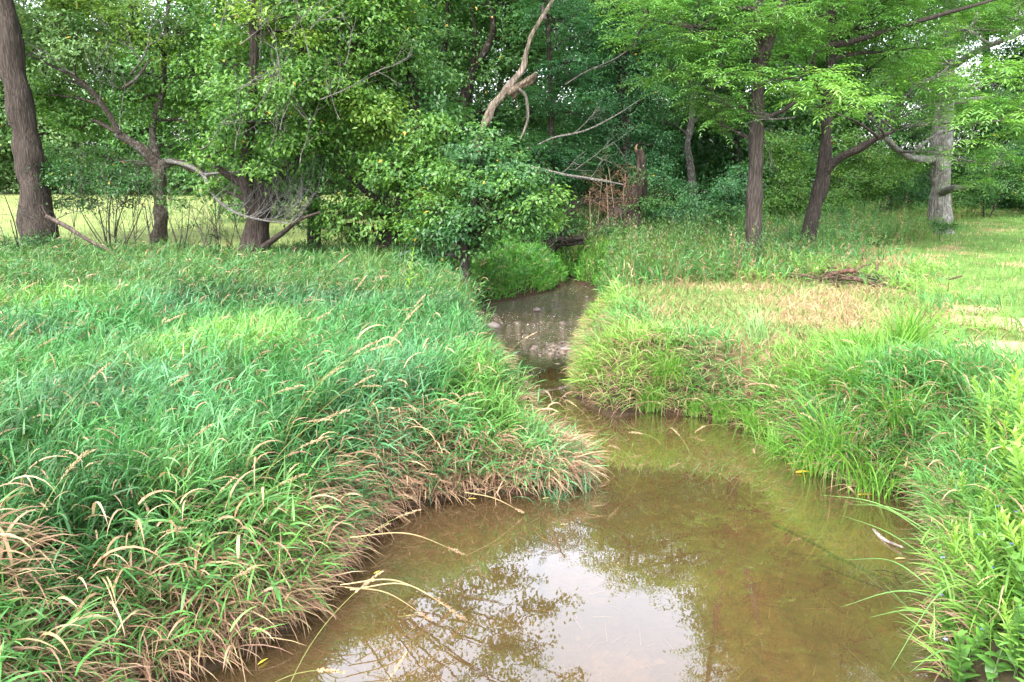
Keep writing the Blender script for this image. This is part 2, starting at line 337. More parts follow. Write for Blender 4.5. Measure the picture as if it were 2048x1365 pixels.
X, Y = np.meshgrid(gx, gy); xf = X.ravel(); yf = Y.ravel(); sf = sdist(xf, yf); zf = ground(xf, yf, sf)
re, un, me_, ba, dr_, la, we = regions(xf, yf)
c = np.zeros((len(xf), 3))
for wt, cc in ((re, (.05, .055, .02)), (un, (.06, .05, .028)), (me_, (.15, .20, .06)), (ba, (.07, .06, .03)), (dr_, (.22, .155, .08)), (la, (.10, .17, .04)), (we, (.05, .06, .02))):
    c += wt[:, None] * np.array(cc)
mp_ = me_ * vnoise(xf, yf * .4, 3.0); c = c * (1 - .4 * mp_[:, None]) + np.array((.25, .24, .10)) * (.4 * mp_[:, None])
# dead thatch and bare soil patches along the mown track
pt = .7 * la * sstep(.58, .85, vnoise(xf, yf, 1.2) * .6 + vnoise(xf, yf, .35) * .4); c = c * (1 - pt[:, None]) + np.array((.33, .21, .13)) * pt[:, None]
for (px, py, rx, ry) in ((1990, 640, 1.1, .6), (2040, 695, 1.2, .5), (1930, 615, .7, .35), (1700, 560, 1.2, .8)):
    g = G(px, py, .75); q = sstep(1.1, .5, np.hypot((xf - g[0]) / rx, (yf - g[1]) / ry) + .4 * (vnoise(xf, yf, .25) - .5))
    c = c * (1 - q[:, None]) + np.array((.33, .22, .15)) * q[:, None]
wet = sstep(.35, .0, sf); bed = np.where(vnoise(xf, yf, .6)[:, None] > .5, np.array((.22, .15, .075)), np.array((.15, .11, .052)))
bed = bed * (.7 + .6 * vnoise(xf, yf, 1.7)[:, None]); soil = np.array((.035, .024, .014))
c = c * (1 - wet[:, None]) + soil * wet[:, None]; c = np.where((sf < 0)[:, None], soil * (1 - sstep(0, .35, -sf))[:, None] + bed * sstep(0, .35, -sf)[:, None], c)
ny, nx = X.shape; i = np.arange(ny - 1)[:, None] * nx; j = np.arange(nx - 1)[None]
mb = MB(); mb.add(np.column_stack([xf, yf, zf]), np.stack([i + j, i + j + 1, i + nx + j + 1, i + nx + j], -1).reshape(-1, 4), c)
tag(mb.build('ground', M_ground), kind='structure')
wx = np.linspace(-7, 8, 60); wy = np.linspace(-8, 34, 120); WX, WY = np.meshgrid(wx, wy)
i = np.arange(119)[:, None] * 60; j = np.arange(59)[None]
mb = MB(); mb.add(np.column_stack([WX.ravel(), WY.ravel(), np.zeros(WX.size)]), np.stack([i + j, i + j + 1, i + 60 + j + 1, i + 60 + j], -1).reshape(-1, 4), (1, 1, 1))
tag(mb.build('water', M_water), kind='structure')

# ------------------------------------------------------------------ ground cover
DIRT = [(*G(1985, 640, .75)[:2], .75, .5), (*G(2045, 700, .75)[:2], .9, .55), (*G(1930, 612, .75)[:2], .45, .25), (*G(1790, 575, .75)[:2], .5, .3)]
def scatter(x0, x1, y0, y1, rho, d0=6, p=1.0, cond=None):
    n = int((x1 - x0) * (y1 - y0) * rho); x = rng.uniform(x0, x1, n); y = rng.uniform(y0, y1, n)
    k = (rng.random(n) < np.minimum(1, (d0 / np.hypot(x, y)) ** p)) & (np.abs(x) < .72 * y + 1.8); x = x[k]; y = y[k]; s = sdist(x, y)
    k = s > -.02
    for (ex, ey, ea, eb) in DIRT: k &= np.hypot((x - ex) / ea, (y - ey) / eb) + .5 * (vnoise(x, y, .25) - .5) > 1
    if cond is not None: k &= cond(x, y, s)
    return x[k], y[k], s[k]
GREENS_ = np.array([(.045, .14, .055), (.065, .19, .06), (.10, .23, .05), (.05, .16, .085), (.13, .26, .11)])
TANS = np.array([(.36, .25, .15), (.44, .32, .19), (.28, .17, .11), (.38, .23, .16)])
def towater(x, y):
    e = .05; gx_ = sdist(x + e, y) - sdist(x - e, y); gy_ = sdist(x, y + e) - sdist(x, y - e); return np.arctan2(-gy_, -gx_)
def pick(pal, n, p=None):
    c_ = pal[rng.choice(len(pal), n, p=p)]; return c_ * rng.uniform(.8, 1.2, (n, 1)) * rng.uniform(.93, 1.07, (n, 3))
def reeds(mb, x, y, s, H, nl, LL, LW, greens, tanp, leanaz=.35, lean=.25, droop=0., seg=4, zlo=.35):
    n = len(x); z = ground(x, y, s) - .03; d = np.hypot(x, y); lod = np.maximum(1, d / 8.5)
    az = rng.normal(leanaz, 1.2, n); Hh = H * rng.uniform(.7, 1.15, n)
    t0 = np.abs(rng.normal(.05, .1, n)) + droop * .5; t1 = t0 + np.abs(rng.normal(lean, .25, n)) + droop
    root = np.column_stack([x, y, z]); cs = greens(n, x, y)
    stemc = cs * np.array((1.0, .9, .7)); dead = rng.random(n) < tanp; stemc[dead] = pick(TANS, dead.sum())
    blades(mb, root, az, Hh, np.full(n, .007) * lod, t0, t1, stemc, 3, 'stem', 1.)
    for k in range(nl):
        f = np.clip(zlo + (1 - zlo) * (k + rng.random(n)) / nl, 0, 1)
        p0 = curve(root, az, Hh, t0, t1, f)
        a2 = rng.normal(leanaz, 1.5, n); L_ = LL * rng.uniform(.55, 1.25, n) * (1.1 - .35 * f); W_ = LW * rng.uniform(.6, 1.25, n) * lod ** .7
        q0 = np.clip(rng.normal(.68, .32, n), .05, 1.7) + droop * .6; q1 = q0 + np.abs(rng.normal(.6, .5, n)) + droop * .5
        cc = cs * rng.uniform(.75, 1.3, (n, 1)); td = rng.random(n) < tanp * np.interp(f.mean(), [0, 1], [1.8, .6]); cc[td] = pick(TANS, td.sum())
        q1[td] += .9
        blades(mb, p0, a2, L_, W_, q0, q1, cc, seg, 'grass', .7, (.45, .36, .18), (rng.random(n) < .12) * .7)
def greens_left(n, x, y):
    a = sstep(.35, .65, vnoise(x, y, 1.6)) * (.45 + .55 * sstep(4, 6.5, y)); b = sstep(.4, .7, vnoise(x + 40, y, .9)); dk = 1 - .35 * sstep(.55, .75, vnoise(x + 7, y + 3, 1.1)) - .25 * sstep(9, 14, y)  # dk: darker blotches, plus tree shade put into the greens towards the back
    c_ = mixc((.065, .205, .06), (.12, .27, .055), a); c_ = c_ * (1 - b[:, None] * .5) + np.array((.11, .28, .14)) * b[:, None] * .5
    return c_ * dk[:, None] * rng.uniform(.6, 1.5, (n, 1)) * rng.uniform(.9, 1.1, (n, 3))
mb = MB()
x, y, s = scatter(-9, 2.2, 1.2, 16.5, 430, 6.5, 1.15, lambda x, y, s: (regions(x, y)[0] > rng.random(len(x))) & (s > .0))
hn = (.60 + .42 * (vnoise(x, y, 1.4) - .3)) * np.interp(y, [8, 12, 15], [1, .72, .6])
near = np.hypot(x - tipc[0], y - tipc[1]); hn = hn * np.where(near < .9, .6, 1) * np.where((s < .6) & (y > 9.5), .6, 1)
# a dead matted fringe along the water's edge in the foreground
edge = s < .55
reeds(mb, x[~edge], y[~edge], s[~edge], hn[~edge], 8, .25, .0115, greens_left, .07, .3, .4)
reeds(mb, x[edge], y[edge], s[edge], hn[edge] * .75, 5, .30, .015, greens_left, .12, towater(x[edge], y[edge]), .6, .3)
tag(mb.build('reed_grass', M_grass), 'tall blue green reed grass covering the whole left bank', 'grass', kind='stuff')
# dead leaves hanging over the bank edge
mb = MB()
x, y, s = scatter(-4, 2.2, 2, 10.5, 520, 6, .8, lambda x, y, s: (regions(x, y)[0] > .5) & (s < np.where(y < 5.6, .75, .38)) & (vnoise(x, y, .8) + .7 * (s < .3) > .5))
n = len(x); z = ground(x, y, s)
for k in range(3):
    zz = z + rng.uniform(.0, .42, n) * np.clip(.35 + s, 0, 1); az = towater(x, y) + rng.normal(0, .8, n)
    blades(mb, np.column_stack([x, y, zz]), az, rng.uniform(.15, .5, n), rng.uniform(.006, .016, n), rng.uniform(.3, 1.3, n), rng.uniform(1.6, 2.9, n), pick(TANS * .85, n), 4, 'grass', .9)
x, y, s = scatter(-4, 2.2, 2, 12, 2600, 6, .8, lambda x, y, s: (regions(x, y)[0] > .3) & (s < .16)); n = len(x); z = ground(x, y, s) + rng.uniform(0, .22, n)
blades(mb, np.column_stack([x, y, z]), towater(x, y) + rng.normal(0, .7, n), rng.uniform(.10, .42, n), rng.uniform(.005, .013, n), rng.uniform(.4, 1.3, n), rng.uniform(1.7, 2.9, n), pick(TANS * .75, n), 4, 'grass', .9)
# curled tan leaves standing among the green ones in the near corner
x, y, s = scatter(-4.5, 1, 2.0, 9.5, 95, 7, .8, lambda x, y, s: (regions(x, y)[0] > .5) & (s < 1.5) & (vnoise(x, y, .9) > .42) & (rng.random(len(x)) < np.where(y < 5.4, .3 + .7 * sstep(.35, .6, vnoise(x + 3, y, .8)), .10))); n = len(x)
z = ground(x, y, s) + rng.uniform(.3, .62, n); az = rng.normal(-.3, 1.1, n)
blades(mb, np.column_stack([x, y, z]), az, rng.uniform(.22, .48, n), rng.uniform(.013, .024, n), rng.uniform(.1, .7, n), rng.uniform(2.0, 3.4, n), pick(np.array([(.38, .27, .16), (.32, .20, .12), (.44, .33, .20)]), n), 7, 'grass', .5)
tag(mb.build('dead_grass', M_dry), 'withered tan grass leaves draped over the edge of the left bank', 'dead grass', kind='stuff')

# under the left trees: thin grass with the tree shade put into its greens, and litter
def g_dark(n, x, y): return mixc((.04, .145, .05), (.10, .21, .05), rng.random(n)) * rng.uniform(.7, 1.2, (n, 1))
mb = MB()
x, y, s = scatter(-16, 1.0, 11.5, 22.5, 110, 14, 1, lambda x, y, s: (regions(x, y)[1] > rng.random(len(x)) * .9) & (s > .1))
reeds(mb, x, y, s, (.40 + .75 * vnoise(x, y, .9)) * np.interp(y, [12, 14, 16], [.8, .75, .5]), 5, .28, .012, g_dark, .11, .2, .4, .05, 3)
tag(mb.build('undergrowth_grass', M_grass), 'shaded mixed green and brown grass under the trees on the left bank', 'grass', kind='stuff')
# field edge grass
mb = MB()
x, y, s = scatter(-34, 1, 20, 60, 26, 24, 1.4, lambda x, y, s: regions(x, y)[2] > rng.random(len(x)))
n = len(x); z = ground(x, y, s)
blades(mb, np.column_stack([x, y, z]), rng.uniform(0, 6.28, n), rng.uniform(.08, .28, n), rng.uniform(.01, .03, n), rng.uniform(0, .3, n), rng.uniform(.3, 1.1, n), mixc((.13, .20, .06), (.25, .25, .12), rng.random(n) ** 2), 2)
tag(mb.build('meadow_grass', M_grass), 'pale yellow green hay meadow grass beyond the left trees', 'grass', kind='stuff')

# right bank mixed grass
def g_right(n, x, y):
    a = sstep(.3, .7, vnoise(x, y, 1.3)); yl = sstep(3.2, .8, x - 0) * .5
    c_ = mixc((.07, .215, .055), (.14, .29, .05), a); return (c_ * (1 - yl[:, None] * .5) + np.array((.26, .32, .07)) * yl[:, None] * .5) * rng.uniform(.75, 1.3, (n, 1))
mb = MB()
x, y, s = scatter(.5, 9.5, 4, 19.5, 300, 8, 1.1, lambda x, y, s: (regions(x, y)[3] > rng.random(len(x))) & (s > .04))
hn = (.50 + .45 * (vnoise(x, y, .9) - .35)) * (1 - .55 * sstep(-1.6, 0, y - (11.6 - .55 * x)))
edge = s < .4
reeds(mb, x[~edge], y[~edge], s[~edge], hn[~edge], 6, .30, .012, g_right, .15, 2.2, .35)
reeds(mb, x[edge], y[edge], s[edge], hn[edge] * .9, 6, .30, .011, g_right, .12, towater(x[edge], y[edge]), .5, .2)
tag(mb.build('bank_grass', M_grass), 'mixed green and straw coloured grass covering the right bank', 'grass', kind='stuff')
mb = MB()
x, y, s = scatter(1.0, 9.5, 4.2, 18, 240, 8, .8, lambda x, y, s: (regions(x, y)[3] > .4) & (s < .55) & (vnoise(x, y, .6) > .42)); n = len(x); z = ground(x, y, s)
for k in range(2):
    blades(mb, np.column_stack([x, y, z + rng.uniform(0, .3, n) * np.clip(.3 + s, 0, 1)]), towater(x, y) + rng.normal(0, .8, n), rng.uniform(.12, .42, n), rng.uniform(.005, .012, n), rng.uniform(.3, 1.2, n), rng.uniform(1.6, 2.8, n), pick(TANS * .8, n), 4, 'grass', .9)
x, y, s = scatter(.8, 9.5, 4.2, 15, 2000, 8, .8, lambda x, y, s: (regions(x, y)[3] > .3) & (s < .2)); n = len(x); z = ground(x, y, s) + rng.uniform(0, .2, n); gr_ = rng.random(n) < .45
blades(mb, np.column_stack([x, y, z]), towater(x, y) + rng.normal(0, .8, n), rng.uniform(.10, .38, n), rng.uniform(.005, .012, n), rng.uniform(.2, 1.1, n), rng.uniform(1.3, 2.7, n), np.where(gr_[:, None], g_right(n, x, y), pick(TANS * .75, n)), 4, 'grass', .9)
tag(mb.build('dead_grass', M_dry), 'dry brown grass hanging over the water along the right bank', 'dead grass', kind='stuff')
# dry mown grass
mb = MB()
x, y, s = scatter(1.2, 14, 8.5, 19, 520, 12, 1.2, lambda x, y, s: (regions(x, y)[4] > rng.random(len(x)) * .9) & (s > .1)); n = len(x); z = ground(x, y, s)
gm = .28 + .65 * sstep(.35, .7, vnoise(x, y, .8)); tn = rng.random(n) > gm
cc = np.where(tn[:, None], pick(np.array([(.33, .24, .14), (.38, .29, .16), (.25, .165, .095)]), n), pick(np.array([(.10, .20, .05), (.15, .23, .06)]), n))
blades(mb, np.column_stack([x, y, z]), rng.uniform(0, 6.28, n), rng.uniform(.07, .26, n), rng.uniform(.006, .012, n) * 1.3, rng.uniform(0, .9, n), rng.uniform(.6, 2.0, n), cc, 3)
tag(mb.build('dry_grass', M_dry), 'mown straw coloured dry grass on top of the right bank', 'dry grass', kind='stuff')
# lawn
mb = MB()
x, y, s = scatter(4, 32, 8, 48, 330, 12, 1.5, lambda x, y, s: regions(x, y)[5] > rng.random(len(x)) * .9); n = len(x); z = ground(x, y, s)
pt = .75 * sstep(.55, .78, vnoise(x, y, 1.2) * .6 + vnoise(x, y, .35) * .4); tn = rng.random(n) < .06 + .7 * pt
cc = np.where(tn[:, None], pick(np.array([(.42, .30, .18), (.48, .36, .20)]), n), pick(np.array([(.08, .22, .045), (.12, .26, .05), (.16, .26, .06)]), n))
blades(mb, np.column_stack([x, y, z]), rng.uniform(0, 6.28, n), rng.uniform(.05, .13, n), rng.uniform(.008, .014, n) * np.maximum(1, np.hypot(x, y) / 16), rng.uniform(0, .5, n), rng.uniform(.3, 1.4, n), cc, 2)
tag(mb.build('lawn', M_grass), 'short mown green lawn track along the right side', 'lawn', kind='stuff')
# leafy weeds
def weedfield(mb, x, y, s, H, nl, LL, LW, col, seg=2, prof='lance', lean=.2):
    n = len(x); z = ground(x, y, s) - .02; root = np.column_stack([x, y, z]); Hh = H * rng.uniform(.6, 1.15, n)
    az = rng.uniform(0, 6.28, n); t0 = rng.uniform(0, .15, n); t1 = t0 + np.abs(rng.normal(lean, .15, n))
    blades(mb, root, az, Hh, np.full(n, .01), t0, t1, col * .8, 2, 'stem', 1.)
    for k in range(nl):
        f = np.clip(.15 + .85 * (k + rng.random(n)) / nl, 0, 1); p0 = curve(root, az, Hh, t0, t1, f); a2 = k * 2.4 + rng.uniform(0, 1.5, n)
        L_ = LL * rng.uniform(.6, 1.2, n) * (1.15 - .5 * f); q0 = rng.uniform(.5, 1.2, n) - .3 * f
        blades(mb, p0, a2, L_, LW * rng.uniform(.7, 1.2, n), q0, q0 + rng.uniform(.1, .8, n), col * rng.uniform(.75, 1.3, (n, 1)), seg, prof, .4)
mb = MB()
x, y, s = scatter(1.5, 24, 14.8, 36, 40, 22, 1, lambda x, y, s: (regions(x, y)[6] > rng.random(len(x))) & (s > .05)); n = len(x)
k = (vnoise(x, y, .8) * .6 + vnoise(x, y, .3) * .4) > .36; x, y, s = x[k], y[k], s[k]; n = len(x)
wc = mixc((.055, .18, .07), (.15, .26, .06), np.clip(vnoise(x + 9, y, 1.3) + rng.normal(0, .18, n), 0, 1)); tn = rng.random(n) < .10; wc[tn] = pick(TANS, tn.sum())
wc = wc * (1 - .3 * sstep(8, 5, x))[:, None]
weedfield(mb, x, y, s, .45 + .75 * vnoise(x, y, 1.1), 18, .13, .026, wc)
x, y, s = scatter(1.5, 24, 14.6, 36, 60, 20, 1.1, lambda x, y, s: (regions(x, y)[6] > rng.random(len(x)) * .5) & (s > .05))
reeds(mb, x, y, s, .35 + .35 * vnoise(x, y, 1.1), 4, .28, .010, g_right, .22, .3, .4, .05, 3, .1)
tag(mb.build('leafy_weeds', M_leaf), 'knee high leafy green weeds around the right hand trunks', 'weeds', kind='stuff')
# fine bright grass hummocks where the stream bends away
mb = MB()
hm = []
for (px, py, rx, ry, q) in ((1085, 560, .9, .8, 420), (1060, 535, 1.2, 1.2, 420), (1180, 562, .8, .9, 420), (1215, 580, .6, .8, 300), (1045, 585, 1.25, 1.0, 700), (1165, 540, 1.6, 1.6, 700), (1240, 560, 1.3, 1.2, 500), (985, 565, .8, 1.2, 350), (1110, 515, 1.6, 1.6, 400)):
    g = G(px, py, .3); k = int(q * 3); x = g[0] + rng.normal(0, .5, k) * rx; y = g[1] + rng.normal(0, .5, k) * ry; s = sdist(x, y); k_ = s > 0; hm.append((x[k_], y[k_], s[k_]))
x = np.concatenate([h[0] for h in hm]); y = np.concatenate([h[1] for h in hm]); s = np.concatenate([h[2] for h in hm]); n = len(x)
def g_fine(n, x, y): return mixc((.055, .22, .03), (.13, .32, .045), rng.random(n)) * rng.uniform(.8, 1.2, (n, 1))
reeds(mb, x, y, s, .34, 4, .20, .012, g_fine, .02, 1., .5, .1, 3, .1)
tag(mb.build('stream_grass', M_grass), 'fine bright green grass at the bend of the stream under the trees', 'grass', kind='stuff')

# ------------------------------------------------------------------ gravel in the riffle
def ico():
    t = (1 + 5 ** .5) / 2
    v = [(-1, t, 0), (1, t, 0), (-1, -t, 0), (1, -t, 0), (0, -1, t), (0, 1, t), (0, -1, -t), (0, 1, -t), (t, 0, -1), (t, 0, 1), (-t, 0, -1), (-t, 0, 1)]
    f = [(0, 11, 5), (0, 5, 1), (0, 1, 7), (0, 7, 10), (0, 10, 11), (1, 5, 9), (5, 11, 4), (11, 10, 2), (10, 7, 6), (7, 1, 8), (3, 9, 4), (3, 4, 2), (3, 2, 6), (3, 6, 8), (3, 8, 9), (4, 9, 5), (2, 4, 11), (6, 2, 10), (8, 6, 7), (9, 8, 1)]
    v = [np.array(q) / np.linalg.norm(q) for q in v]; ff = []; cache = {}
    def mid(a, b):
        k = (min(a, b), max(a, b))
        if k not in cache: q = v[a] + v[b]; v.append(q / np.linalg.norm(q)); cache[k] = len(v) - 1
        return cache[k]
    for a, b, c_ in f: x_, y_, z_ = mid(a, b), mid(b, c_), mid(c_, a); ff += [(a, x_, z_), (b, y_, x_), (c_, z_, y_), (x_, y_, z_)]
    return np.array(v), np.array(ff)
IV, IF = ico()
def stones(mb, x, y, z, r, col):
    n = len(x); V = IV[None] * (1 + rng.normal(0, .12, (n, len(IV), 1))) * r[:, None, None] * rng.uniform(.6, 1.3, (n, 1, 3)) * np.array((1, 1, .55))
    V = V + np.stack([x, y, z], -1)[:, None]; b = (np.arange(n) * len(IV))[:, None, None]
    mb.add(V.reshape(-1, 3), (b + IF[None]).reshape(-1, 3), np.repeat(col, len(IV), 0))
mb = MB(); xs_, ys_, rs_ = [], [], []
for (px, py, rx, ry, k) in ((1060, 612, 1.0, .9, 120), (1110, 645, .7, .9, 120), (1040, 655, .6, .9, 80), (1122, 697, .42, .55, 420), (1090, 715, .45, .5, 60), (1120, 590, .8, .9, 70), (985, 640, .3, .8, 120)):
    g = G(px, py); xs_.append(g[0] + rng.normal(0, .5, k) * rx); ys_.append(g[1] + rng.normal(0, .5, k) * ry); rs_.append(rng.gamma(2, .007, k) + .005)
x = np.concatenate(xs_); y = np.concatenate(ys_); r = np.concatenate(rs_); s = sdist(x, y); k = s < .12; x, y, r = x[k], y[k], r[k]; n = len(x)
bar = np.hypot(x - G(1115, 697)[0], (y - G(1115, 697)[1])) < .55
z = np.where(bar, rng.uniform(-.015, .015, n), rng.uniform(-.035, .0, n))
stones(mb, x, y, z, r, mixc((.10, .08, .065), (.30, .23, .17), rng.random(n)) * np.where(bar, .5, .38)[:, None])
tag(mb.build('gravel', M_stone), 'small wet stones breaking the surface of the shallow riffle', 'gravel', kind='stuff')
for (px, py, r_, lab) in ((1073, 622, .11, 'small dark stone standing in the far stream just above the riffle'), (985, 655, .12, 'dark wet stone at the left edge of the riffle'), (1135, 702, .10, 'pale stone at the end of the little gravel bar beside the right bank')):
    g = G(px, py); mb = MB(); stones(mb, np.array([g[0]]), np.array([g[1]]), np.array([.03]), np.array([r_]), np.array([(.16, .13, .12)])); o = mb.build('rock', M_stone, origin=g); tag(o, lab, 'stone')

# ------------------------------------------------------------------ trees
BR = (.07, .055, .045); BRD = (.05, .04, .033); PALE = (.23, .21, .19)
LC = {'ash': ((.045, .135, .028), (.135, .26, .045)), 'yellow': ((.09, .20, .03), (.21, .32, .055)), 'dark': ((.022, .075, .026), (.06, .16, .042)),  # top light painted into ash and pale, canopy shade into mid, dark, blue
      'blue': ((.024, .09, .038), (.065, .18, .065)), 'walnut': ((.06, .18, .035), (.15, .29, .06)), 'bright': ((.10, .26, .05), (.20, .37, .075)), 'pale': ((.09, .20, .065), (.20, .31, .12)), 'mid': ((.04, .125, .035), (.105, .22, .055))}
def crown(mb, tw, c, r, lsize, cov, pal, kind='simple', bark=BR, droop=.3, nsub=None, fill=0.25):
    """leaf sprays on real twigs spread through an uneven volume"""
    r = np.array(r, float); a, b = (np.array(q) * 1.1 for q in LC[pal])
    nsub = nsub or int(np.clip(15 * (r.mean() / 1.2) ** 1.5, 8, 70))
    u = rng.normal(0, 1, (nsub, 3)); u /= np.linalg.norm(u, axis=1)[:, None]; sub = c + u * r * (rng.random((nsub, 1)) ** .5) * .86
    tubeA = np.repeat(c[None], nsub, 0) + (sub - c) * .1
    twigs(tw, tubeA, sub, .022 * (r.mean() ** .7), .008, bark, .10)
    Ll = lsize; 
    if kind == 'compound': per = 13 * 4; area = 13 * 4 * (Ll * Ll * .25) * .5
    elif kind == 'ash': per = 10; area = 10 * Ll * Ll * .5 * .5
    else: per = 9; area = 9 * Ll * Ll * .6 * .5
    ntip = int(cov * math.pi * (r[0] * r[2] + r[0] * r[1] + r[1] * r[2]) / 3 / area)
    si = rng.integers(0, nsub, ntip); sr = r.mean() * .33 / (nsub / 12) ** .3
    tip = sub[si] + rng.normal(0, 1, (ntip, 3)) * sr * np.array((.62, .62, .36))
    sel = rng.random(ntip) < .35; twigs(tw, sub[si][sel], tip[sel], .007, .003, bark, .12)
    out = tip - c; out[:, 2] *= .3; out /= np.linalg.norm(out, axis=1)[:, None] + 1e-6
    subt = rng.random(nsub)
    tone = np.clip(.5 * subt[si] + .5 * rng.random(ntip), 0, 1)
    if kind == 'compound':
        m = 4; q = ntip * m; ti = np.repeat(np.arange(ntip), m)
        az = np.arctan2(out[ti, 1], out[ti, 0]) + rng.normal(0, 1.1, q); Lr = rng.uniform(.45, .8, q) * (Ll / .13)
        t0 = rng.uniform(.6, 1.4, q); t1 = t0 + rng.uniform(.7, 1.3, q)
        cc = mixc(a, b, np.clip(tone[ti] + rng.normal(0, .15, q), 0, 1))
        for k in range(7):
            f = .14 + .86 * k / 6; p0 = curve(tip[ti], az, Lr, t0, t1, np.full(q, f)); th = t0 + (t1 - t0) * f
            fw = np.stack([np.sin(th) * np.cos(az), np.sin(th) * np.sin(az), np.cos(th)], -1); sdv = np.stack([-np.sin(az), np.cos(az), np.zeros(q)], -1)
            nr = np.cross(sdv, fw); nr = np.where(nr[:, 2:3] < 0, -nr, nr)
            for sg in ((-1, 1) if k < 6 else (0,)):
                dv = fw * .45 + sdv * sg + np.array((0, 0, -.25)) if sg else fw
                leaves(mb, p0, dv, nr + rng.normal(0, .15, (q, 3)), Ll * rng.uniform(.75, 1.1, q) * (1 - .25 * abs(f - .6)), np.full(q, Ll * .22), cc * rng.uniform(.85, 1.15, (q, 1)), .1)
    else:
        m = 10 if kind == 'ash' else 9; q = ntip * m; ti = np.repeat(np.arange(ntip), m)
        sp = Ll * (1.5 if kind == 'ash' else 1.9)
        pos = tip[ti] + rng.normal(0, 1, (q, 3)) * sp * np.array((.8, .8, .35)) + out[ti] * rng.uniform(-.5, 1, (q, 1)) * sp
        dv = out[ti] * .8 + rng.normal(0, .75, (q, 3)); dv[:, 2] = dv[:, 2] * .5 - droop - rng.random(q) * droop
        nr = np.array((0, 0, 1.0)) + rng.normal(0, .42, (q, 3)) + out[ti] * .45
        cc = mixc(a, b, np.clip(tone[ti] + rng.normal(0, .2, q), 0, 1))
        yl = rng.random(q) < .004; cc[yl] = (.45, .30, .05)
        leaves(mb, pos, dv, nr, Ll * rng.uniform(.6, 1.25, q), Ll * rng.uniform(.38, .62, q), cc, .18)
def twiggy(mb, p, d, Ln, r, lev, col, spread=.6, up=.0, seg=5):
    n = 4; pts = [p]; dd = d / np.linalg.norm(d)
    for k in range(n):
        dd = dd + rng.normal(0, .13, 3) + np.array((0, 0, up)); dd /= np.linalg.norm(dd); pts.append(pts[-1] + dd * Ln / n)
    tube(mb, pts, np.linspace(r, r * .35, n + 1), col, seg, 2, cap=False)
    if lev > 0:
        for k in range(3 + (lev > 1)):
            i_ = 1 + rng.integers(0, n); dv = dd + rng.normal(0, spread, 3); twiggy(mb, pts[i_], dv, Ln * rng.uniform(.45, .75), r * .5, lev - 1, col, spread, up, 4)
NTREE = [0]
def tree(name, label, stems, blobs, d=None, bark=M_bark, bcol=BR, leaf=.11, kind='simple', pal='mid', group=None, ridge=.12, droop=.3, cat='tree', zbase=.85, autolimb=True, extra=None, crownname='crown', cov=1.9):
    """stems: list of (pixel polyline, pixel radii, depth offsets); first one starts at the ground"""
    px, py = stems[0][0][0]
    if d is None: d = G(px, py, zbase)[1]
    base = P(px, py, d); base[2] = gz(base[0], base[1])
    T = thing(name, base, label, cat, group); tb = MB(); lb = MB(); tw = MB(); nodes = []
    for k, st in enumerate(stems):
        pts = st[0]; rad = st[1]; off = st[2] if len(st) > 2 else [0] * len(pts)
        p3 = [P(a, b, d + o_) for (a, b), o_ in zip(pts, off)]; r3 = [q * .71 * (d + o_) / F for q, o_ in zip(rad, off)]
        if k == 0:
            p3[0] = base + np.array((0, 0, .08)); p3 = [base + np.array((p3[0][0] - p3[1][0], 0, 0)) * .1 - np.array((0, 0, .35))] + p3; r3 = [r3[0] * 1.7, r3[0] * 1.2] + r3[1:]
        big = max(r3) > .1
        tube(tb, p3, r3, bcol, 36 if big else 12, 10 if big else 5, ridge if big else ridge * .4, .2)
        cs = catmull(np.column_stack([p3, r3]), 4); nodes += [q for q in cs[2:]] if k == 0 else list(cs)
    nodes = np.array(nodes)
    for bl in blobs:
        px, py, off, r = bl[:4]; o_ = dict(bl[4]) if len(bl) > 4 else {}
        c_ = P(px, py, d + off); rr = np.array((r, o_.get('ry', r), o_.get('rz', r * .75)))
        if autolimb and o_.get('limb', 1):
            dist = np.linalg.norm(nodes[:, :3] - c_, axis=1) + 1.2 * np.maximum(0, nodes[:, 2] - c_[2] + .2); nb = nodes[np.argmin(dist)]
            if np.linalg.norm(nb[:3] - c_) > .3:
                m1 = nb[:3] * .6 + c_ * .4 + rng.normal(0, .08, 3) * r + np.array((0, 0, .10 * r)); m2 = nb[:3] * .25 + c_ * .75 + rng.normal(0, .08, 3) * r
                r0 = min(nb[3] * .6, .03 + .02 * np.linalg.norm(nb[:3] - c_)); tube(tw, [nb[:3], m1, m2, c_], [r0, r0 * .75, r0 * .5, r0 * .3], bcol, 7, 4, 0, .1, cap=False)
        crown(lb, tw, c_, rr, o_.get('leaf', leaf), o_.get('cov', cov), o_.get('pal', pal), o_.get('kind', kind), bcol, o_.get('droop', droop))
    if extra: extra(tb, d)
    tb.build('trunk', bark, T)
    if tw.n: tw.build('branches', M_dark, T)
    if lb.n: lb.build(crownname, M_leaf, T, smooth=False)
    NTREE[0] += lb.n // 4
    return T, d

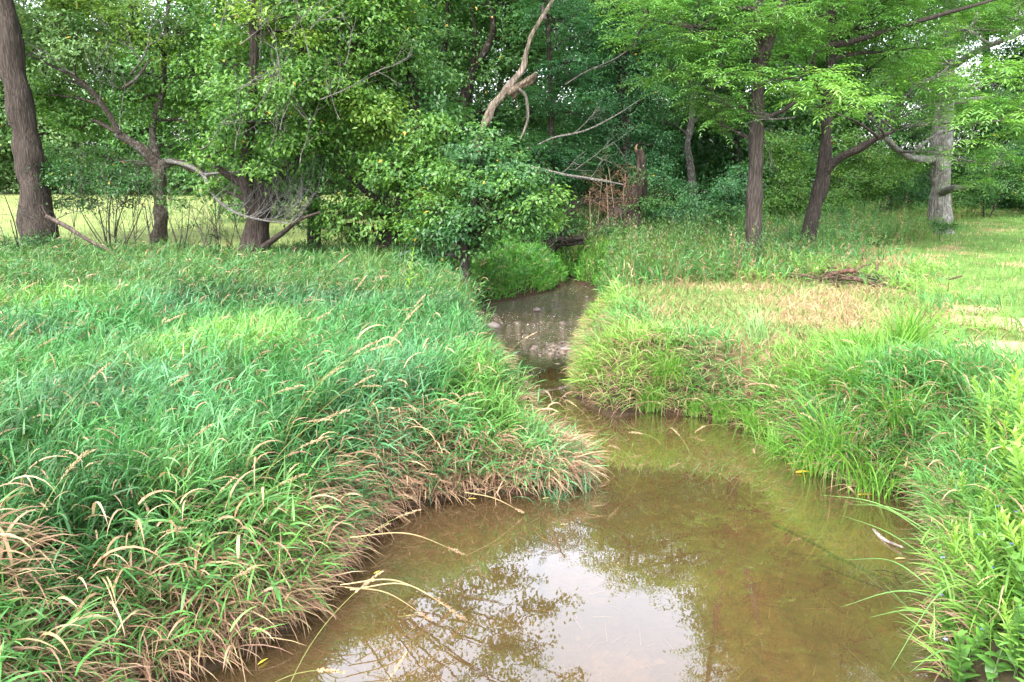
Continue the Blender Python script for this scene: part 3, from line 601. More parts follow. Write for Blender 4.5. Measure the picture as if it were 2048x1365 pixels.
# --- left group
tree('tree', 'thick leaning ridged trunk at the far left edge of the picture', [([(82, 505), (62, 340), (38, 200), (8, 20), (-40, -200), (-70, -420)], [42, 35, 31, 27, 22, 10]), ([(30, 120), (-60, 20), (-180, -60)], [12, 9, 5], [0, 1, 2])],
     [(-60, -60, 1, 1.8), (80, -220, 0, 2.2), (-60, -380, 0, 2.4), (180, -380, 1, 2.2), (-220, -150, 1, 2.2), (-150, 150, 2, 1.5), (40, -30, 2, .9)], leaf=.12, pal='pale')
def t2_dead(tb, d):
    q = lambda a, b, o_=0: P(a, b, d + o_)
    col = (.16, .15, .135)
    tube(tb, [q(330, 322), q(370, 330, -1.2), q(405, 350, -2.4), q(430, 395, -3.2), q(470, 425, -3.9), q(520, 440, -4.3), q(580, 448, -4.6)], [.06, .05, .045, .038, .03, .022, .009], col, 10, 5, 0, .15)
    tube(tb, [q(405, 350, -2.4), q(460, 345, -2.9), q(520, 350, -3.4), q(600, 375, -3.8), (q(650, 400, -4))], [.03, .025, .02, .014, .005], col, 7, 4)
    for (a, b) in ((405, 350), (430, 395), (450, 412), (470, 425), (490, 432), (505, 436), (520, 440), (540, 443), (555, 445), (575, 447), (500, 436), (530, 442), (560, 445)):
        twiggy(tb, q(a, b, -3.4 - (a - 400) * .006), np.array((.9, rng.normal(0, .4), rng.normal(.3, .35))), rng.uniform(.5, 1.1), .013, 2, col, .5, .16)
        twiggy(tb, q(a + 8, b + 2, -3.4 - (a - 400) * .006), np.array((.6, rng.normal(0, .3), rng.uniform(.2, .9))), rng.uniform(.6, 1.2), .010, 2, (.24, .22, .20), .45, .18)
    tube(tb, [q(260, 150, -.6), q(290, 110, -.8), q(300, 60, -.9), q(310, 10, -1)], [.03, .025, .018, .008], col, 6, 4)
    for (a, b) in ((300, 60), (280, 120), (290, 100), (240, 260), (200, 200), (150, 150), (225, 190)):
        twiggy(tb, q(a, b, -1.4), np.array((rng.normal(.3, .6), -.2, .8)), rng.uniform(.8, 1.5), .016, 2, col, .5, .05)
    twiggy(tb, q(318, 330), np.array((-.8, -.3, .1)), 1.0, .02, 1, col)
tree('tree', 'old crooked low forking tree with a dead grey bough on its right', [([(318, 492), (322, 440), (318, 380), (318, 325)], [20, 18, 17, 17]), ([(318, 335), (285, 300), (232, 265)], [15, 13, 10], [0, -.2, -.4]), ([(240, 270), (215, 225), (165, 165), (100, 130), (20, 95)], [9, 8, 6, 4, 2], [-.4, -.5, -.7, -.8, -1]),
     ([(318, 330), (355, 325), (400, 345), (470, 375)], [13, 10, 9, 5], [0, .2, .3, .6]), ([(316, 332), (305, 260), (325, 180), (330, 80), (345, -60)], [11, 9, 8, 6, 3], [.3, .5, .8, 1, 1.2]), ([(245, 178), (275, 155), (300, 120)], [5, 4, 3], [-.5, -.6, -.7])],
     [(80, 60, -.9, 1.0, dict(pal='pale')), (170, 90, -.7, 1.1, dict(pal='pale')), (20, 60, -.6, .9, dict(pal='pale')), (130, 20, -.4, 1., dict(pal='yellow')), (130, 240, -.2, .9), (60, 190, 0, .7), (270, 60, .0, 1.1, dict(pal='yellow')), (370, 60, .6, 1.1), (120, 170, .5, .9), (210, 140, .9, 1.0), (180, 240, .9, 1.0), (290, 190, .9, 1.1), (390, 150, .8, 1.1), (400, 230, .9, 1.0), (150, 310, 1.0, .95, dict(pal='mid')), (250, 330, 1.0, .9, dict(pal='mid')),
      (40, 100, .8, .8), (340, 290, 1.2, .9, dict(pal='mid')), (420, 310, .8, .9, dict(pal='mid')), (330, -60, 1, 1.3), (180, -50, 1, 1.3), (60, -40, 1, 1.1), (440, 20, 1, 1.0), (250, -190, 1.4, 1.4)],
     bark=M_lichen, bcol=(.095, .075, .06), leaf=.125, kind='ash', pal='ash', extra=t2_dead, cov=2.2)
def t3_twigs(tb, d):
    for (a, b) in ((500, 230), (540, 300), (680, 240), (620, 60), (740, 150), (470, 300), (470, 180), (520, 120), (560, 180), (620, 120), (480, 90), (580, 60), (640, 200), (560, 260), (440, 60), (690, 130), (400, 300), (600, 330)):
        twiggy(tb, P(a, b, d - 1.9), np.array((rng.normal(.5, .4), -.1, rng.uniform(.2, .9))), rng.uniform(.7, 1.3), .013, 2, (.19, .17, .15), .45, .04)
tree('tree', 'stout dark trunk with upright limbs, the widest trunk on the left bank', [([(508, 520), (512, 460), (522, 410), (520, 340)], [38, 30, 27, 20]), ([(510, 430), (490, 350), (500, 260), (507, 150), (505, 30), (500, -120)], [20, 15, 12, 10, 9, 6], [0, -.3, -.6, -.8, -.9, -1]), ([(528, 400), (590, 310), (608, 200), (605, 90), (590, -100)], [22, 18, 15, 13, 8], [0, .5, .8, 1, 1.2]),
     ([(520, 500), (560, 470), (600, 440), (640, 425)], [9, 7, 5, 3], [-.2, -.6, -.9, -1.2]), ([(500, 380), (440, 340), (400, 290)], [12, 8, 5], [0, -.2, -.4])],
     [(440, 120, -.5, 1.0), (540, 60, -.8, 1.1, dict(pal='yellow')), (640, 40, -.5, 1.2), (720, 90, -.3, 1.2), (600, 150, -.9, 1.1), (480, 210, -.8, 1.0), (560, 240, -.9, .95), (660, 190, -.6, 1.1), (740, 200, -.2, .95, dict(pal='yellow')), (620, 300, -.3, .9), (450, 300, -.6, .85), (540, 330, -.5, .8), (420, 380, .5, .6),
      (650, 370, .2, .95, dict(pal='mid')), (580, 400, 1.2, .7, dict(pal='dark')), (760, 20, 0, 1.1), (560, -80, 0, 1.5), (700, -90, 0, 1.5), (440, -60, 0, 1.4), (600, -230, .3, 1.6), (740, -240, .8, 1.4), (480, -220, .2, 1.4), (800, 130, .8, 1.0), (860, -120, .4, .8, dict(cov=.9)), (900, -260, .4, .7, dict(cov=.8)), (820, -380, .4, 1.0, dict(cov=.9)), (960, -380, .4, .7, dict(cov=.8)), (1080, -450, .4, 1.0, dict(cov=1.2)), (1010, -560, .4, 1.1, dict(cov=1.2)), (980, -300, .4, .9, dict(cov=1.3)), (1090, -300, .4, .7, dict(cov=1.2)), (1000, -110, .4, .9, dict(cov=1.5)), (1110, -190, .4, .7, dict(cov=1.2)), (1040, -220, .4, .8, dict(cov=1.3)), (920, -190, .4, .9, dict(cov=1.4)), (1160, -400, .4, .5, dict(cov=1)), (1150, -560, .4, .6, dict(cov=.8)), (760, -520, 0, 1.3, dict(cov=1.2))],
     bark=M_bark, bcol=(.075, .058, .048), leaf=.125, kind='ash', pal='ash', ridge=.22, extra=t3_twigs)
tree('tree', 'short straight dark trunk standing behind the stout tree, in front of the sunny field', [([(627, 500), (627, 430), (640, 300), (650, 150)], [17, 16, 13, 9])], [(600, 330, 0, 1.3), (700, 300, 0, 1.3), (660, 200, 0, 1.4), (620, 100, 1, 1.5), (720, 60, 1, 1.5)], pal='mid', bcol=BRD, leaf=.12)
tree('tree', 'leaning dark trunk at the left centre with bright leafy boughs reaching towards the stream', [([(775, 512), (790, 450), (815, 380), (830, 300), (825, 180), (800, 40)], [34, 29, 20, 15, 11, 6]), ([(800, 440), (740, 390), (680, 340)], [12, 9, 5], [0, -.5, -1]), ([(812, 400), (860, 330), (890, 270)], [10, 8, 4], [0, -.6, -1.2])],
     [(760, 260, -1.2, .85, dict(pal='yellow')), (840, 270, -1.5, .75, dict(kind='ash')), (890, 255, -1.7, .5, dict(kind='ash', pal='ash')), (800, 340, -1.4, .9), (870, 330, -1.4, .7), (730, 350, -1, .85), (690, 420, -.8, .8), (760, 430, -1, .85), (840, 420, -1.0, .8), (900, 400, -.7, .6), (680, 270, -1, .8), (730, 480, -.4, .4), (770, 170, 0, 1.1, dict(pal='mid')), (820, 80, .2, 1.1, dict(pal='mid')), (760, -30, .4, 1.3), (870, 190, .3, 1.0, dict(pal='mid')), (640, 440, .2, .6, dict(pal='dark'))],
     bark=M_dark, bcol=BRD, leaf=.13, kind='ash', pal='ash', droop=.45)
tree('tree', 'small bushy tree with light outer leaves hanging low over the stream', [([(935, 545), (930, 490), (945, 430), (960, 360), (955, 290)], [13, 12, 10, 8, 5]), ([(935, 480), (990, 440), (1050, 420)], [8, 6, 3], [0, -.4, -.8])],
     [(960, 390, 0, .9, dict(pal='dark')), (1040, 400, -.3, .85), (1090, 400, -.5, .5, dict(pal='ash')), (1000, 430, -.3, .75), (1065, 435, -.5, .55, dict(pal='ash')), (930, 460, 0, .8, dict(pal='dark')), (960, 490, 0, .45), (890, 450, .2, .8, dict(pal='dark')), (1010, 330, .4, .9, dict(pal='dark')), (920, 330, .5, .9, dict(pal='dark')), (870, 510, .2, .5, dict(pal='dark')), (880, 420, .2, .75, dict(pal='ash')), (905, 340, .3, .75, dict(pal='ash')), (850, 470, .1, .5, dict(pal='ash')), (960, 300, .5, .7, dict(pal='mid')), (1020, 370, -.5, .6, dict(pal='ash'))],
     bark=M_dark, bcol=BRD, leaf=.11, kind='ash', pal='mid', d=16.5)
# --- centre background
tree('tree', 'tall tree with forked black trunk behind the leaning dead trunk', [([(920, 470), (925, 360), (922, 240), (945, 140)], [14, 13, 13, 12]), ([(945, 145), (985, 70), (978, 0), (960, -120)], [11, 9, 7, 4]), ([(922, 240), (890, 160), (893, 60), (905, -80)], [10, 8, 7, 4]), ([(940, 150), (950, 60), (920, -60)], [5, 4, 3])],
     [(860, 120, 0, 1.6), (960, 120, .8, 1.5), (1060, 100, .8, 1.5), (880, 240, .5, 1.4, dict(pal='dark')), (980, 230, 1, 1.4, dict(pal='dark')), (1060, 220, 1, 1.3), (880, 0, 0, 1.6), (1000, 10, .5, 1.6), (940, -110, .5, 1.7), (860, 330, .5, 1.3, dict(pal='dark')), (960, 340, .6, 1.3, dict(pal='dark')), (1050, -90, 1, 1.4), (780, -140, 1, 1.7)],
     d=25, bark=M_dark, bcol=BRD, leaf=.14, pal='mid', kind='ash')
tree('tree', 'thin dark upright trunk with drooping blue green compound leaves right of the dead leaning trunk', [([(1108, 490), (1106, 370), (1102, 240), (1096, 60), (1085, -60)], [9, 8, 7, 6, 4])],
     [(1130, 130, -.5, .9), (1090, 200, 0, .8), (1150, 230, -.4, .9), (1120, 300, -.2, .9), (1170, 330, -.3, .8), (1110, 40, 0, 1.1), (1070, 300, .3, .8, dict(pal='dark')), (1180, 60, .5, 1.1), (1110, -80, 0, 1.2)],
     d=24, bark=M_dark, bcol=BRD, leaf=.13, kind='compound', pal='blue')
tree('tree', 'vine covered column of a tree with small dark leaves in the centre right background', [([(1248, 440), (1250, 300), (1245, 150), (1240, 0), (1235, -160)], [18, 15, 14, 12, 8])],
     [(1250, 380, 0, .8), (1248, 320, -.2, .75), (1245, 260, -.2, .8), (1250, 200, -.2, .8), (1240, 140, -.2, .8), (1245, 80, -.2, .9), (1240, 10, 0, 1.1), (1190, 150, .5, 1.1), (1300, 200, .5, 1.1), (1310, 290, .4, 1.0), (1190, 250, .6, 1.0), (1190, 20, .5, 1.4), (1310, 80, .5, 1.3), (1250, -100, .5, 1.6), (1190, 340, .6, .9), (1300, 370, .2, .8), (1340, -40, .6, 1.5)],
     d=26, bark=M_dark, bcol=BRD, leaf=.09, pal='blue', autolimb=True)
tree('tree', 'pale lichened crooked thin trunk in the gap left of the two right hand trunks', [([(1392, 420), (1380, 330), (1375, 290), (1385, 210), (1370, 120)], [11, 10, 9, 8, 6])],
     [(1380, 170, .5, 1.3), (1440, 230, 1, 1.2), (1330, 250, 1, 1.2, dict(pal='dark')), (1420, 110, .5, 1.4), (1350, 60, .5, 1.5), (1450, 0, 1, 1.6)], d=29, bark=M_lichen, bcol=(.12, .11, .10), leaf=.13, pal='mid')
# --- the right hand trunks
tree('walnut_tree', 'straight grey brown furrowed trunk, left of the two near trunks on the right', [([(1507, 528), (1508, 430), (1512, 330), (1515, 235), (1516, 120), (1518, 20), (1520, -120), (1515, -400)], [22, 21, 19.5, 18, 13, 11, 10, 6]), ([(1518, 150), (1535, 90), (1562, 20), (1590, -60), (1640, -220)], [15, 13, 12, 10, 6], [0, -.2, -.4, -.6, -.8]), ([(1515, 240), (1560, 225), (1590, 205)], [8, 6, 4], [0, -.6, -1]), ([(1512, 240), (1490, 215), (1460, 215)], [6, 4, 2], [0, -.3, -.5])],
     [(1300, 40, -.3, 1.1), (1390, 60, -.6, 1.1), (1340, 150, .3, .9), (1430, 150, -.6, .9), (1480, 60, -.5, 1.1), (1410, 210, 0, .8), (1440, 250, .4, .5), (1570, 120, .6, 1.0), (1600, 40, .4, 1.2), (1450, -10, 0, 1.0), (1340, -20, 0, 1.0), (1600, -110, 0, 1.5, dict(cov=1.3)), (1590, -250, 0, 1.4, dict(cov=1.3)), (1680, -340, 0, 1.9, dict(cov=1.5)), (1680, -520, 0, 1.9, dict(cov=1.5)), (1640, -640, 0, 1.4, dict(cov=1.4)), (1740, -720, 0, 1.9, dict(cov=1.6)), (1530, -200, 0, .6, dict(cov=.9)), (1550, -330, 0, .7, dict(cov=.8)), (1560, -430, 0, .8, dict(cov=.8)), (1540, -540, 0, .6, dict(cov=.8)), (1500, -700, 0, .9, dict(cov=.7))],
     leaf=.125, kind='compound', pal='walnut', bcol=(.08, .064, .055))
def t13_dead(tb, d):
    q = lambda a, b, o_=0: P(a, b, d + o_); col = (.17, .16, .145)
    twiggy(tb, q(1520, 240, -1.5), np.array((-.2, -.2, -.7)), .9, .02, 2, col, .8); twiggy(tb, q(1590, 235, -2.5), np.array((-1, -.2, -.3)), 1.2, .022, 2, col, .5)
tree('walnut_tree', 'leaning right hand trunk with a low side bough', [([(1612, 508), (1625, 430), (1645, 360), (1652, 270), (1660, 170), (1664, 60), (1668, -80), (1670, -350)], [21, 19, 19, 14.5, 12, 11, 9, 5]), ([(1642, 355), (1675, 320), (1715, 300), (1748, 280), (1790, 262)], [14, 11, 10.5, 8, 4], [0, -.3, -.6, -.9, -1.2]),
     ([(1600, 150), (1640, 100), (1700, 85), (1780, 60), (1900, 25), (2060, -20)], [5, 8, 8, 7, 5, 2], [-.5, -.3, -.5, -.8, -1.1, -1.4]), ([(1655, 230), (1640, 170), (1625, 120)], [8, 7, 5], [0, -.3, -.4])],
     [(1560, 160, -3.2, .62, dict(limb=0, pal='bright', leaf=.175, cov=1.5)), (1630, 160, -3.2, .75, dict(pal='bright', leaf=.175, cov=1.5)), (1700, 200, -3.0, .62, dict(pal='bright', leaf=.175, cov=1.5)), (1640, 215, -2.8, .5, dict(pal='bright', leaf=.175, cov=1.5)), (1750, 245, -2.6, .55, dict(pal='bright', leaf=.175, cov=1.5)), (1580, 210, -2.4, .45, dict(limb=0, pal='bright', leaf=.175, cov=1.5)), (1700, 60, 0, 1.2), (1790, 100, 0, 1.1), (1760, 10, 0, 1.3), (1660, -60, 0, 1.4), (1760, -160, 0, 1.9), (1700, -330, 0, 2.0), (1850, -320, 0, 2.2), (1780, -520, 0, 2.2), (1880, -650, 0, 2.2), (1690, -880, 0, 1.9), (1850, -900, 0, 2.2)],
     leaf=.125, kind='compound', pal='walnut', bcol=(.058, .046, .040), extra=t13_dead)
tree('walnut_tree', 'pale grey broad trunk farther back at the right edge of the wood beside the lawn', [([(1880, 440), (1883, 360), (1882, 290), (1890, 200), (1900, 60), (1905, -150)], [28, 25, 26, 20, 16, 10]), ([(1872, 320), (1820, 315), (1785, 290), (1755, 262)], [11, 8, 7, 3], [0, -.5, -1, -1.5]), ([(1820, 316), (1850, 285), (1880, 265)], [4, 4, 2], [-.5, -.6, -.6]), ([(1895, 140), (1960, 100), (2060, 60)], [9, 8, 5], [0, -1, -2])],
     [(1830, 170, -6, .8, dict(pal='bright', leaf=.175, cov=1.5)), (1900, 130, -6, .9, dict(pal='bright', leaf=.175, cov=1.5)), (1880, 200, -5, .8), (1895, 110, -4, 1.0), (1970, 160, -6.5, .9, dict(pal='bright', leaf=.175, cov=1.5)), (1860, 250, -6, .7, dict(leaf=.17, cov=1.6)), (1930, 240, -6.5, .8, dict(pal='bright', leaf=.175, cov=1.5)), (2010, 240, -6.5, .8, dict(leaf=.17, cov=1.6)), (1900, 320, -6, .5, dict(limb=0)), (1990, 330, -6.3, .6), (1850, 240, 3, 1.5, dict(pal='mid')), (1840, 120, 3, 1.4, dict(pal='mid')), (1960, 60, 3, 1.5, dict(pal='mid')), (2000, 200, 3, 1.5, dict(pal='mid')), (1950, 370, -5.5, .35), (2060, 140, -6, .9), (1940, 60, -5, 1.1), (2040, 40, -5, 1.1), (1860, 30, -3, 1.3), (1900, -100, -3, 1.7), (2030, -120, -3, 1.8), (1960, -330, -3, 2.2), (2100, -280, -3, 2), (2100, 240, -5, 1.2), (1880, -420, -2, 2.2), (2050, -600, -2, 2.4), (1780, 160, -2, 1.0)],
     d=27, bark=M_pale, bcol=PALE, leaf=.13, kind='compound', pal='walnut')
# --- filling wood behind, each its own tree
bgt = [(700, 33, 'mid', 430, 700), (800, 36, 'dark', 440, 700), (760, 42, 'mid', 430, 900), (560, 34, 'mid', 420, 800), (1010, 33, 'dark', 430, 640), (1110, 37, 'dark', 430, 620), (1180, 34, 'blue', 430, 600), (1290, 39, 'dark', 420, 640), (1350, 34, 'blue', 420, 700),
       (1440, 37, 'mid', 420, 640), (1480, 31, 'dark', 425, 560), (1580, 36, 'mid', 420, 1000), (1700, 38, 'mid', 410, 1100), (1790, 42, 'dark', 410, 1100), (1960, 40, 'mid', 405, 1100), (2080, 38, 'blue', 400, 1000), (900, 40, 'mid', 430, 700), (1620, 46, 'dark', 400, 1000), (1240, 46, 'mid', 410, 700), (2200, 34, 'mid', 410, 900)]
bl_ = ['tall slim tree far back behind the stout left tree', 'dark tree behind the leaning leafy tree at left centre', 'pale green tree at the very back left of centre', 'tree behind the stout trunk on the far edge of the field', 'dark tree directly behind the leaning dead trunk', 'dark tree in the middle of the wood above the stream bend',
       'blue green tree just left of the vine covered tree', 'dark tree far back behind the vine covered tree', 'blue green tree right of the vine covered tree', 'mid green tree behind the gap left of the right hand trunks', 'dark tree close behind the straight right hand trunk', 'mid green tree between the two right hand trunks, far back',
       'green tree behind the side bough of the leaning right trunk', 'dark tree left of the pale grey trunk, far back', 'green tree behind the pale grey trunk', 'blue green tree at the right edge beyond the lawn', 'mid green tree behind the forked black trunk', 'dark tree at the back between the right hand trunks and pale trunk', 'mid green tree at the very back above the broken stump', 'green tree beyond the right edge of the lawn']
for (px, d, pal, py, hh), lab in zip(bgt, bl_):
    top = py - hh; j = lambda k: px + rng.normal(0, k)
    stems = [([(px, py), (j(8), py - hh * .3), (j(14), py - hh * .6), (j(20), top + 60)], [10, 8, 6, 3])]
    bl = []; yy = py - 95
    while yy > top:
        wd = 85 * (1 if yy > top + 150 else .7)
        bl += [(px - wd * .55 + rng.normal(0, 12), yy + rng.normal(0, 25), rng.normal(0, .8), 2.1 * d / 36, dict(cov=2.3)), (px + wd * .55 + rng.normal(0, 12), yy + rng.normal(0, 25), rng.normal(0, .8), 2.1 * d / 36, dict(cov=2.3))]
        yy -= 105
    tree('tree', lab, stems, bl, d=d, bark=M_dark, bcol=BRD, leaf=.19, pal=pal, group='trees of the wood behind the stream')
# --- trees on the far side of the field
farl = ['far tree at the left edge across the field', 'second far tree from the left across the field', 'far tree across the field seen just right of the thick leaning trunk', 'far tree across the field left of the crooked tree', 'far tree across the field behind the crooked tree', 'far tree across the field right of the crooked tree', 'far tree across the field behind the stout dark trunk', 'far tree across the field at its right end']
for k, px in enumerate((-120, -10, 110, 220, 330, 440, 540, 660)):
    bl = [(px + rng.normal(0, 30), yy + rng.normal(0, 10), rng.normal(0, 1.5), rng.uniform(2.8, 3.8), dict(cov=1.9)) for yy in (350, 310, 330, 250, 270, 190, 210, 130, 140, 70, 10, -60)] + [(px + sx * 55, 345, rng.normal(0, 1), 2.6, dict(cov=1.9)) for sx in (-1, 1)]
    tree('tree', farl[k], [([(px, 385), (px + 4, 330), (px, 240)], [8, 7, 4])], bl, d=62 + rng.uniform(-3, 6), bark=M_dark, bcol=BRD, leaf=.36, pal='pale' if k in (0, 1, 2) else 'mid', group='trees on the far side of the field')

# ------------------------------------------------------------------ shrubs
def shrub(label, px, py, d, stems, blobs, pal='dark', leaf=.09, kind='simple', group=None, name='shrub', bare=0):
    base = P(px, py, d); base[2] = gz(base[0], base[1]); T = thing(name, base, label, 'shrub', group); sb = MB(); lb = MB()
    for (ax, ay, bx, by, r) in stems:
        a = base + np.array(((ax - px) * d / F, rng.normal(0, .1), -.1)); b = P(bx, by, d + rng.normal(0, .3)); m = a * .5 + b * .5 + rng.normal(0, .08, 3)
        tube(sb, [a, m, b], [r, r * .75, r * .35], BRD, 6, 4, 0, .1)
    for k in range(bare):
        a = base + np.array((rng.normal(0, .45), rng.normal(0, .3), -.05)); twiggy(sb, a, np.array((rng.normal(0, .35), rng.normal(0, .2), 1)), rng.uniform(1.0, 1.9), .014, 2, (.10, .085, .07), .45, .06)
    for bl in blobs:
        c_ = P(bl[0], bl[1], d + bl[2]); r = bl[3]; o_ = dict(bl[4]) if len(bl) > 4 else {}
        crown(lb, sb, c_, (r, r, r * o_.get('rz', .7)), o_.get('leaf', leaf), o_.get('cov', 2.4), o_.get('pal', pal), kind, BRD, .25)
    if sb.n: sb.build('stems', M_dark, T)
    lb.build('foliage', M_leaf, T, smooth=False); return T
shrub('thin stemmed dark shrub between the thick leaning trunk and the crooked tree', 225, 500, 21, [(215, 500, 150, 400, .02), (220, 500, 190, 380, .025), (225, 500, 225, 370, .03), (230, 500, 260, 380, .025), (235, 500, 290, 400, .02), (228, 500, 240, 380, .02), (300, 500, 290, 410, .03), (222, 500, 170, 430, .015)],
      [(150, 360, 0, .75), (220, 350, .2, .8), (280, 370, 0, .6), (180, 400, .3, .45), (250, 405, .2, .35), (120, 400, .5, .4), (100, 330, .8, .7)], pal='dark', bare=9)
shrub('low dark shrub at the foot of the thick leaning trunk', 60, 510, 19.5, [(60, 500, 20, 440, .02), (70, 500, 110, 430, .015), (45, 500, 40, 430, .02), (30, 510, 5, 380, .02)], [(75, 480, 0, .3), (20, 495, 0, .3), (110, 490, 0, .22)], pal='dark', leaf=.07, bare=5)
shrub('slender sapling with sparse dark leaves right of the crooked tree', 360, 500, 20, [(350, 500, 365, 420, .02), (360, 500, 380, 400, .02), (358, 500, 330, 420, .012)], [(370, 410, 0, .3, dict(cov=1.2)), (385, 450, 0, .22, dict(cov=1)), (345, 400, 0, .3, dict(cov=1.2))], pal='mid', leaf=.08, bare=7)
shrub('thin bare brush right of the stout dark trunk in front of the field', 680, 508, 20.5, [(680, 508, 670, 430, .02)], [(690, 470, 0, .25, dict(cov=1)), (650, 480, .2, .2, dict(cov=1))], pal='dark', leaf=.07, bare=10)
shrub('thin bare brush just left of the stout dark trunk', 440, 505, 20, [(440, 505, 430, 430, .02)], [(430, 470, 0, .25, dict(cov=1))], pal='mid', leaf=.07, bare=9)
shrub('tangled dark bush under the boughs left of the stream', 860, 525, 18.5, [(850, 520, 840, 440, .03), (870, 520, 900, 440, .02), (880, 520, 930, 470, .02)], [(850, 470, .3, .5), (910, 500, .3, .45), (700, 470, 1.5, .4), (830, 500, .5, .35)], pal='dark', bare=7)
shrub('wide dark vine tangle behind the dead brown weeds', 1180, 470, 25, [(1150, 470, 1130, 380, .04), (1200, 470, 1230, 400, .03)], [(1160, 370, .5, .9), (1110, 420, 1, .7), (1240, 420, 1.2, .8), (1200, 350, 1.5, .9), (1080, 470, .8, .5), (1065, 455, -3.4, .5), (1130, 440, -3.2, .55), (1100, 470, -3.6, .35), (1245, 455, -3, .4, dict(pal='mid')), (1290, 410, -2.8, .35, dict(pal='mid')), (1285, 352, -2.8, .2, dict(pal='mid')), (1210, 465, -3, .3)], pal='dark')
shrub('glossy dark green bush just right of the broken stump', 1400, 470, 23.5, [(1390, 470, 1360, 400, .03), (1410, 470, 1450, 390, .03)], [(1330, 390, .2, .8, dict(pal='mid')), (1400, 380, 0, .9), (1460, 390, 0, .8), (1370, 430, -.3, .7), (1440, 440, -.3, .7, dict(pal='mid')), (1310, 430, -.2, .55), (1290, 350, .8, .7), (1480, 350, .6, .7)], pal='blue')
shrub('light green bush seen between the two right hand trunks', 1570, 440, 27, [(1560, 440, 1550, 360, .03), (1580, 440, 1600, 370, .03)], [(1560, 370, 0, 1.0), (1560, 300, .5, 1.0), (1600, 400, 0, .9), (1540, 420, 0, .7), (1590, 330, .5, .9)], pal='ash')
shrub('light green bush right of the leaning right hand trunk', 1710, 430, 30, [(1700, 430, 1690, 350, .03), (1720, 430, 1740, 350, .03)], [(1690, 370, 0, 1.1), (1750, 360, 0, 1.1), (1720, 310, .5, 1.1), (1780, 390, 0, .9, dict(pal='dark')), (1680, 410, -.5, .7), (1800, 340, 1, 1.0)], pal='ash')
shrub('dark green bush just left of the pale grey trunk', 1820, 425, 31, [(1820, 420, 1810, 370, .03)], [(1820, 390, 0, .9), (1850, 350, .5, .9), (1790, 410, 0, .5)], pal='dark')
shrub('broad bush right of the pale grey trunk at the back of the lawn', 1970, 415, 34, [(1970, 410, 1960, 360, .03), (1980, 410, 2010, 360, .03)], [(1940, 380, 0, 1.0), (2010, 375, 0, 1.2), (1970, 330, .5, 1.2), (1930, 400, -.3, .6)], pal='mid')
shrub('bush at the right edge behind the far end of the lawn', 2090, 410, 35, [(2090, 410, 2080, 350, .03)], [(2080, 370, 0, 1.3), (2060, 310, .5, 1.4), (2150, 350, 0, 1.5)], pal='blue')
for k, (px, dd, pal_, lab) in enumerate(((1540, 34, 'mid', 'low thicket bush seen behind the straight furrowed trunk'), (1640, 36, 'dark', 'low thicket bush behind the leaning right hand trunk'), (1740, 38, 'mid', 'low thicket bush in the gap right of the side bough'), (1850, 40, 'dark', 'low thicket bush directly behind the pale grey trunk'), (1950, 41, 'dark', 'low dark thicket bush behind the lawn right of the pale trunk'), (2050, 40, 'dark', 'low dark thicket bush at the right edge of the picture'), (2160, 40, 'mid', 'low thicket bush beyond the right edge of the lawn'))):
    shrub(lab, px, 412, dd, [(px, 412, px - 10, 380, .03), (px, 412, px + 20, 380, .03)], [(px - 40, 398, 0, 1.1), (px + 5, 400, -.4, 1.1), (px + 45, 398, 0, 1.1), (px - 25, 365, .4, 1.3), (px + 30, 362, .4, 1.3), (px, 330, .6, 1.3), (px - 45, 412, -.5, .7), (px + 40, 410, -.5, .7)], pal=pal_, leaf=.13, group='thicket at the back of the lawn')
shrub('small dark weed clump at the foot of the pale grey trunk', 1880, 452, 24, [(1880, 450, 1875, 430, .01)], [(1870, 448, 0, .38), (1895, 452, 0, .3)], pal='mid', leaf=.06)

# ------------------------------------------------------------------ dead wood
def deadthing(name, label, cat, pts, rad, d, col, off=None, twigl=(), mat=M_dead, ridge=.2, wob=.3, part='trunk', extra=None):
    off = off or [0] * len(pts); p3 = [P(a, b, d + o_) for (a, b), o_ in zip(pts, off)]; T = thing(name, p3[0], label, cat); tb = MB()
    tube(tb, p3, [q * d / F for q in rad], col, 26, 8, ridge, wob)
    tw = MB()
    for (a, b, dx, dz, ln, rr, lv) in twigl: twiggy(tw, P(a, b, d), np.array((dx, -.2, dz)), ln, rr, lv, col, .5)
    if extra: extra(tw, d)
    tb.build(part, mat, T)
    if tw.n: tw.build('branches', mat, T)
    return T
def snag_x(tw, d):
    q = lambda a, b, o_=0: P(a, b, d + o_)
    tube(tw, [q(1020, 190), q(1045, 172, -.1), (q(1066, 158, -.2)), q(1072, 146, -.3)], [.13, .10, .08, .03], (.24, .18, .13), 14, 5, .5, .7)
    tube(tw, [q(1038, 178, -.2), q(1052, 195, -.3), q(1056, 235, -.3), q(1048, 262, -.3), q(1040, 280, -.4)], [.04, .04, .035, .03, .015], (.2, .17, .14), 8, 5)
    tube(tw, [q(1090, 40), q(1086, 25), q(1085, 10)], [.06, .05, .03], (.14, .12, .1), 8, 4)
deadthing('dead_tree', 'leaning dead trunk stripped of bark, pale above and rotten brown below', 'dead tree', [(925, 350), (945, 300), (960, 266), (985, 215), (1012, 182), (1045, 140), (1052, 105), (1066, 65), (1090, 25), (1120, -25), (1150, -90)], [4, 5, 6, 8, 8, 5, 4.5, 4.5, 4, 3.5, 2], 21.5, (.34, .27, .21), extra=snag_x, ridge=.2, wob=.45)
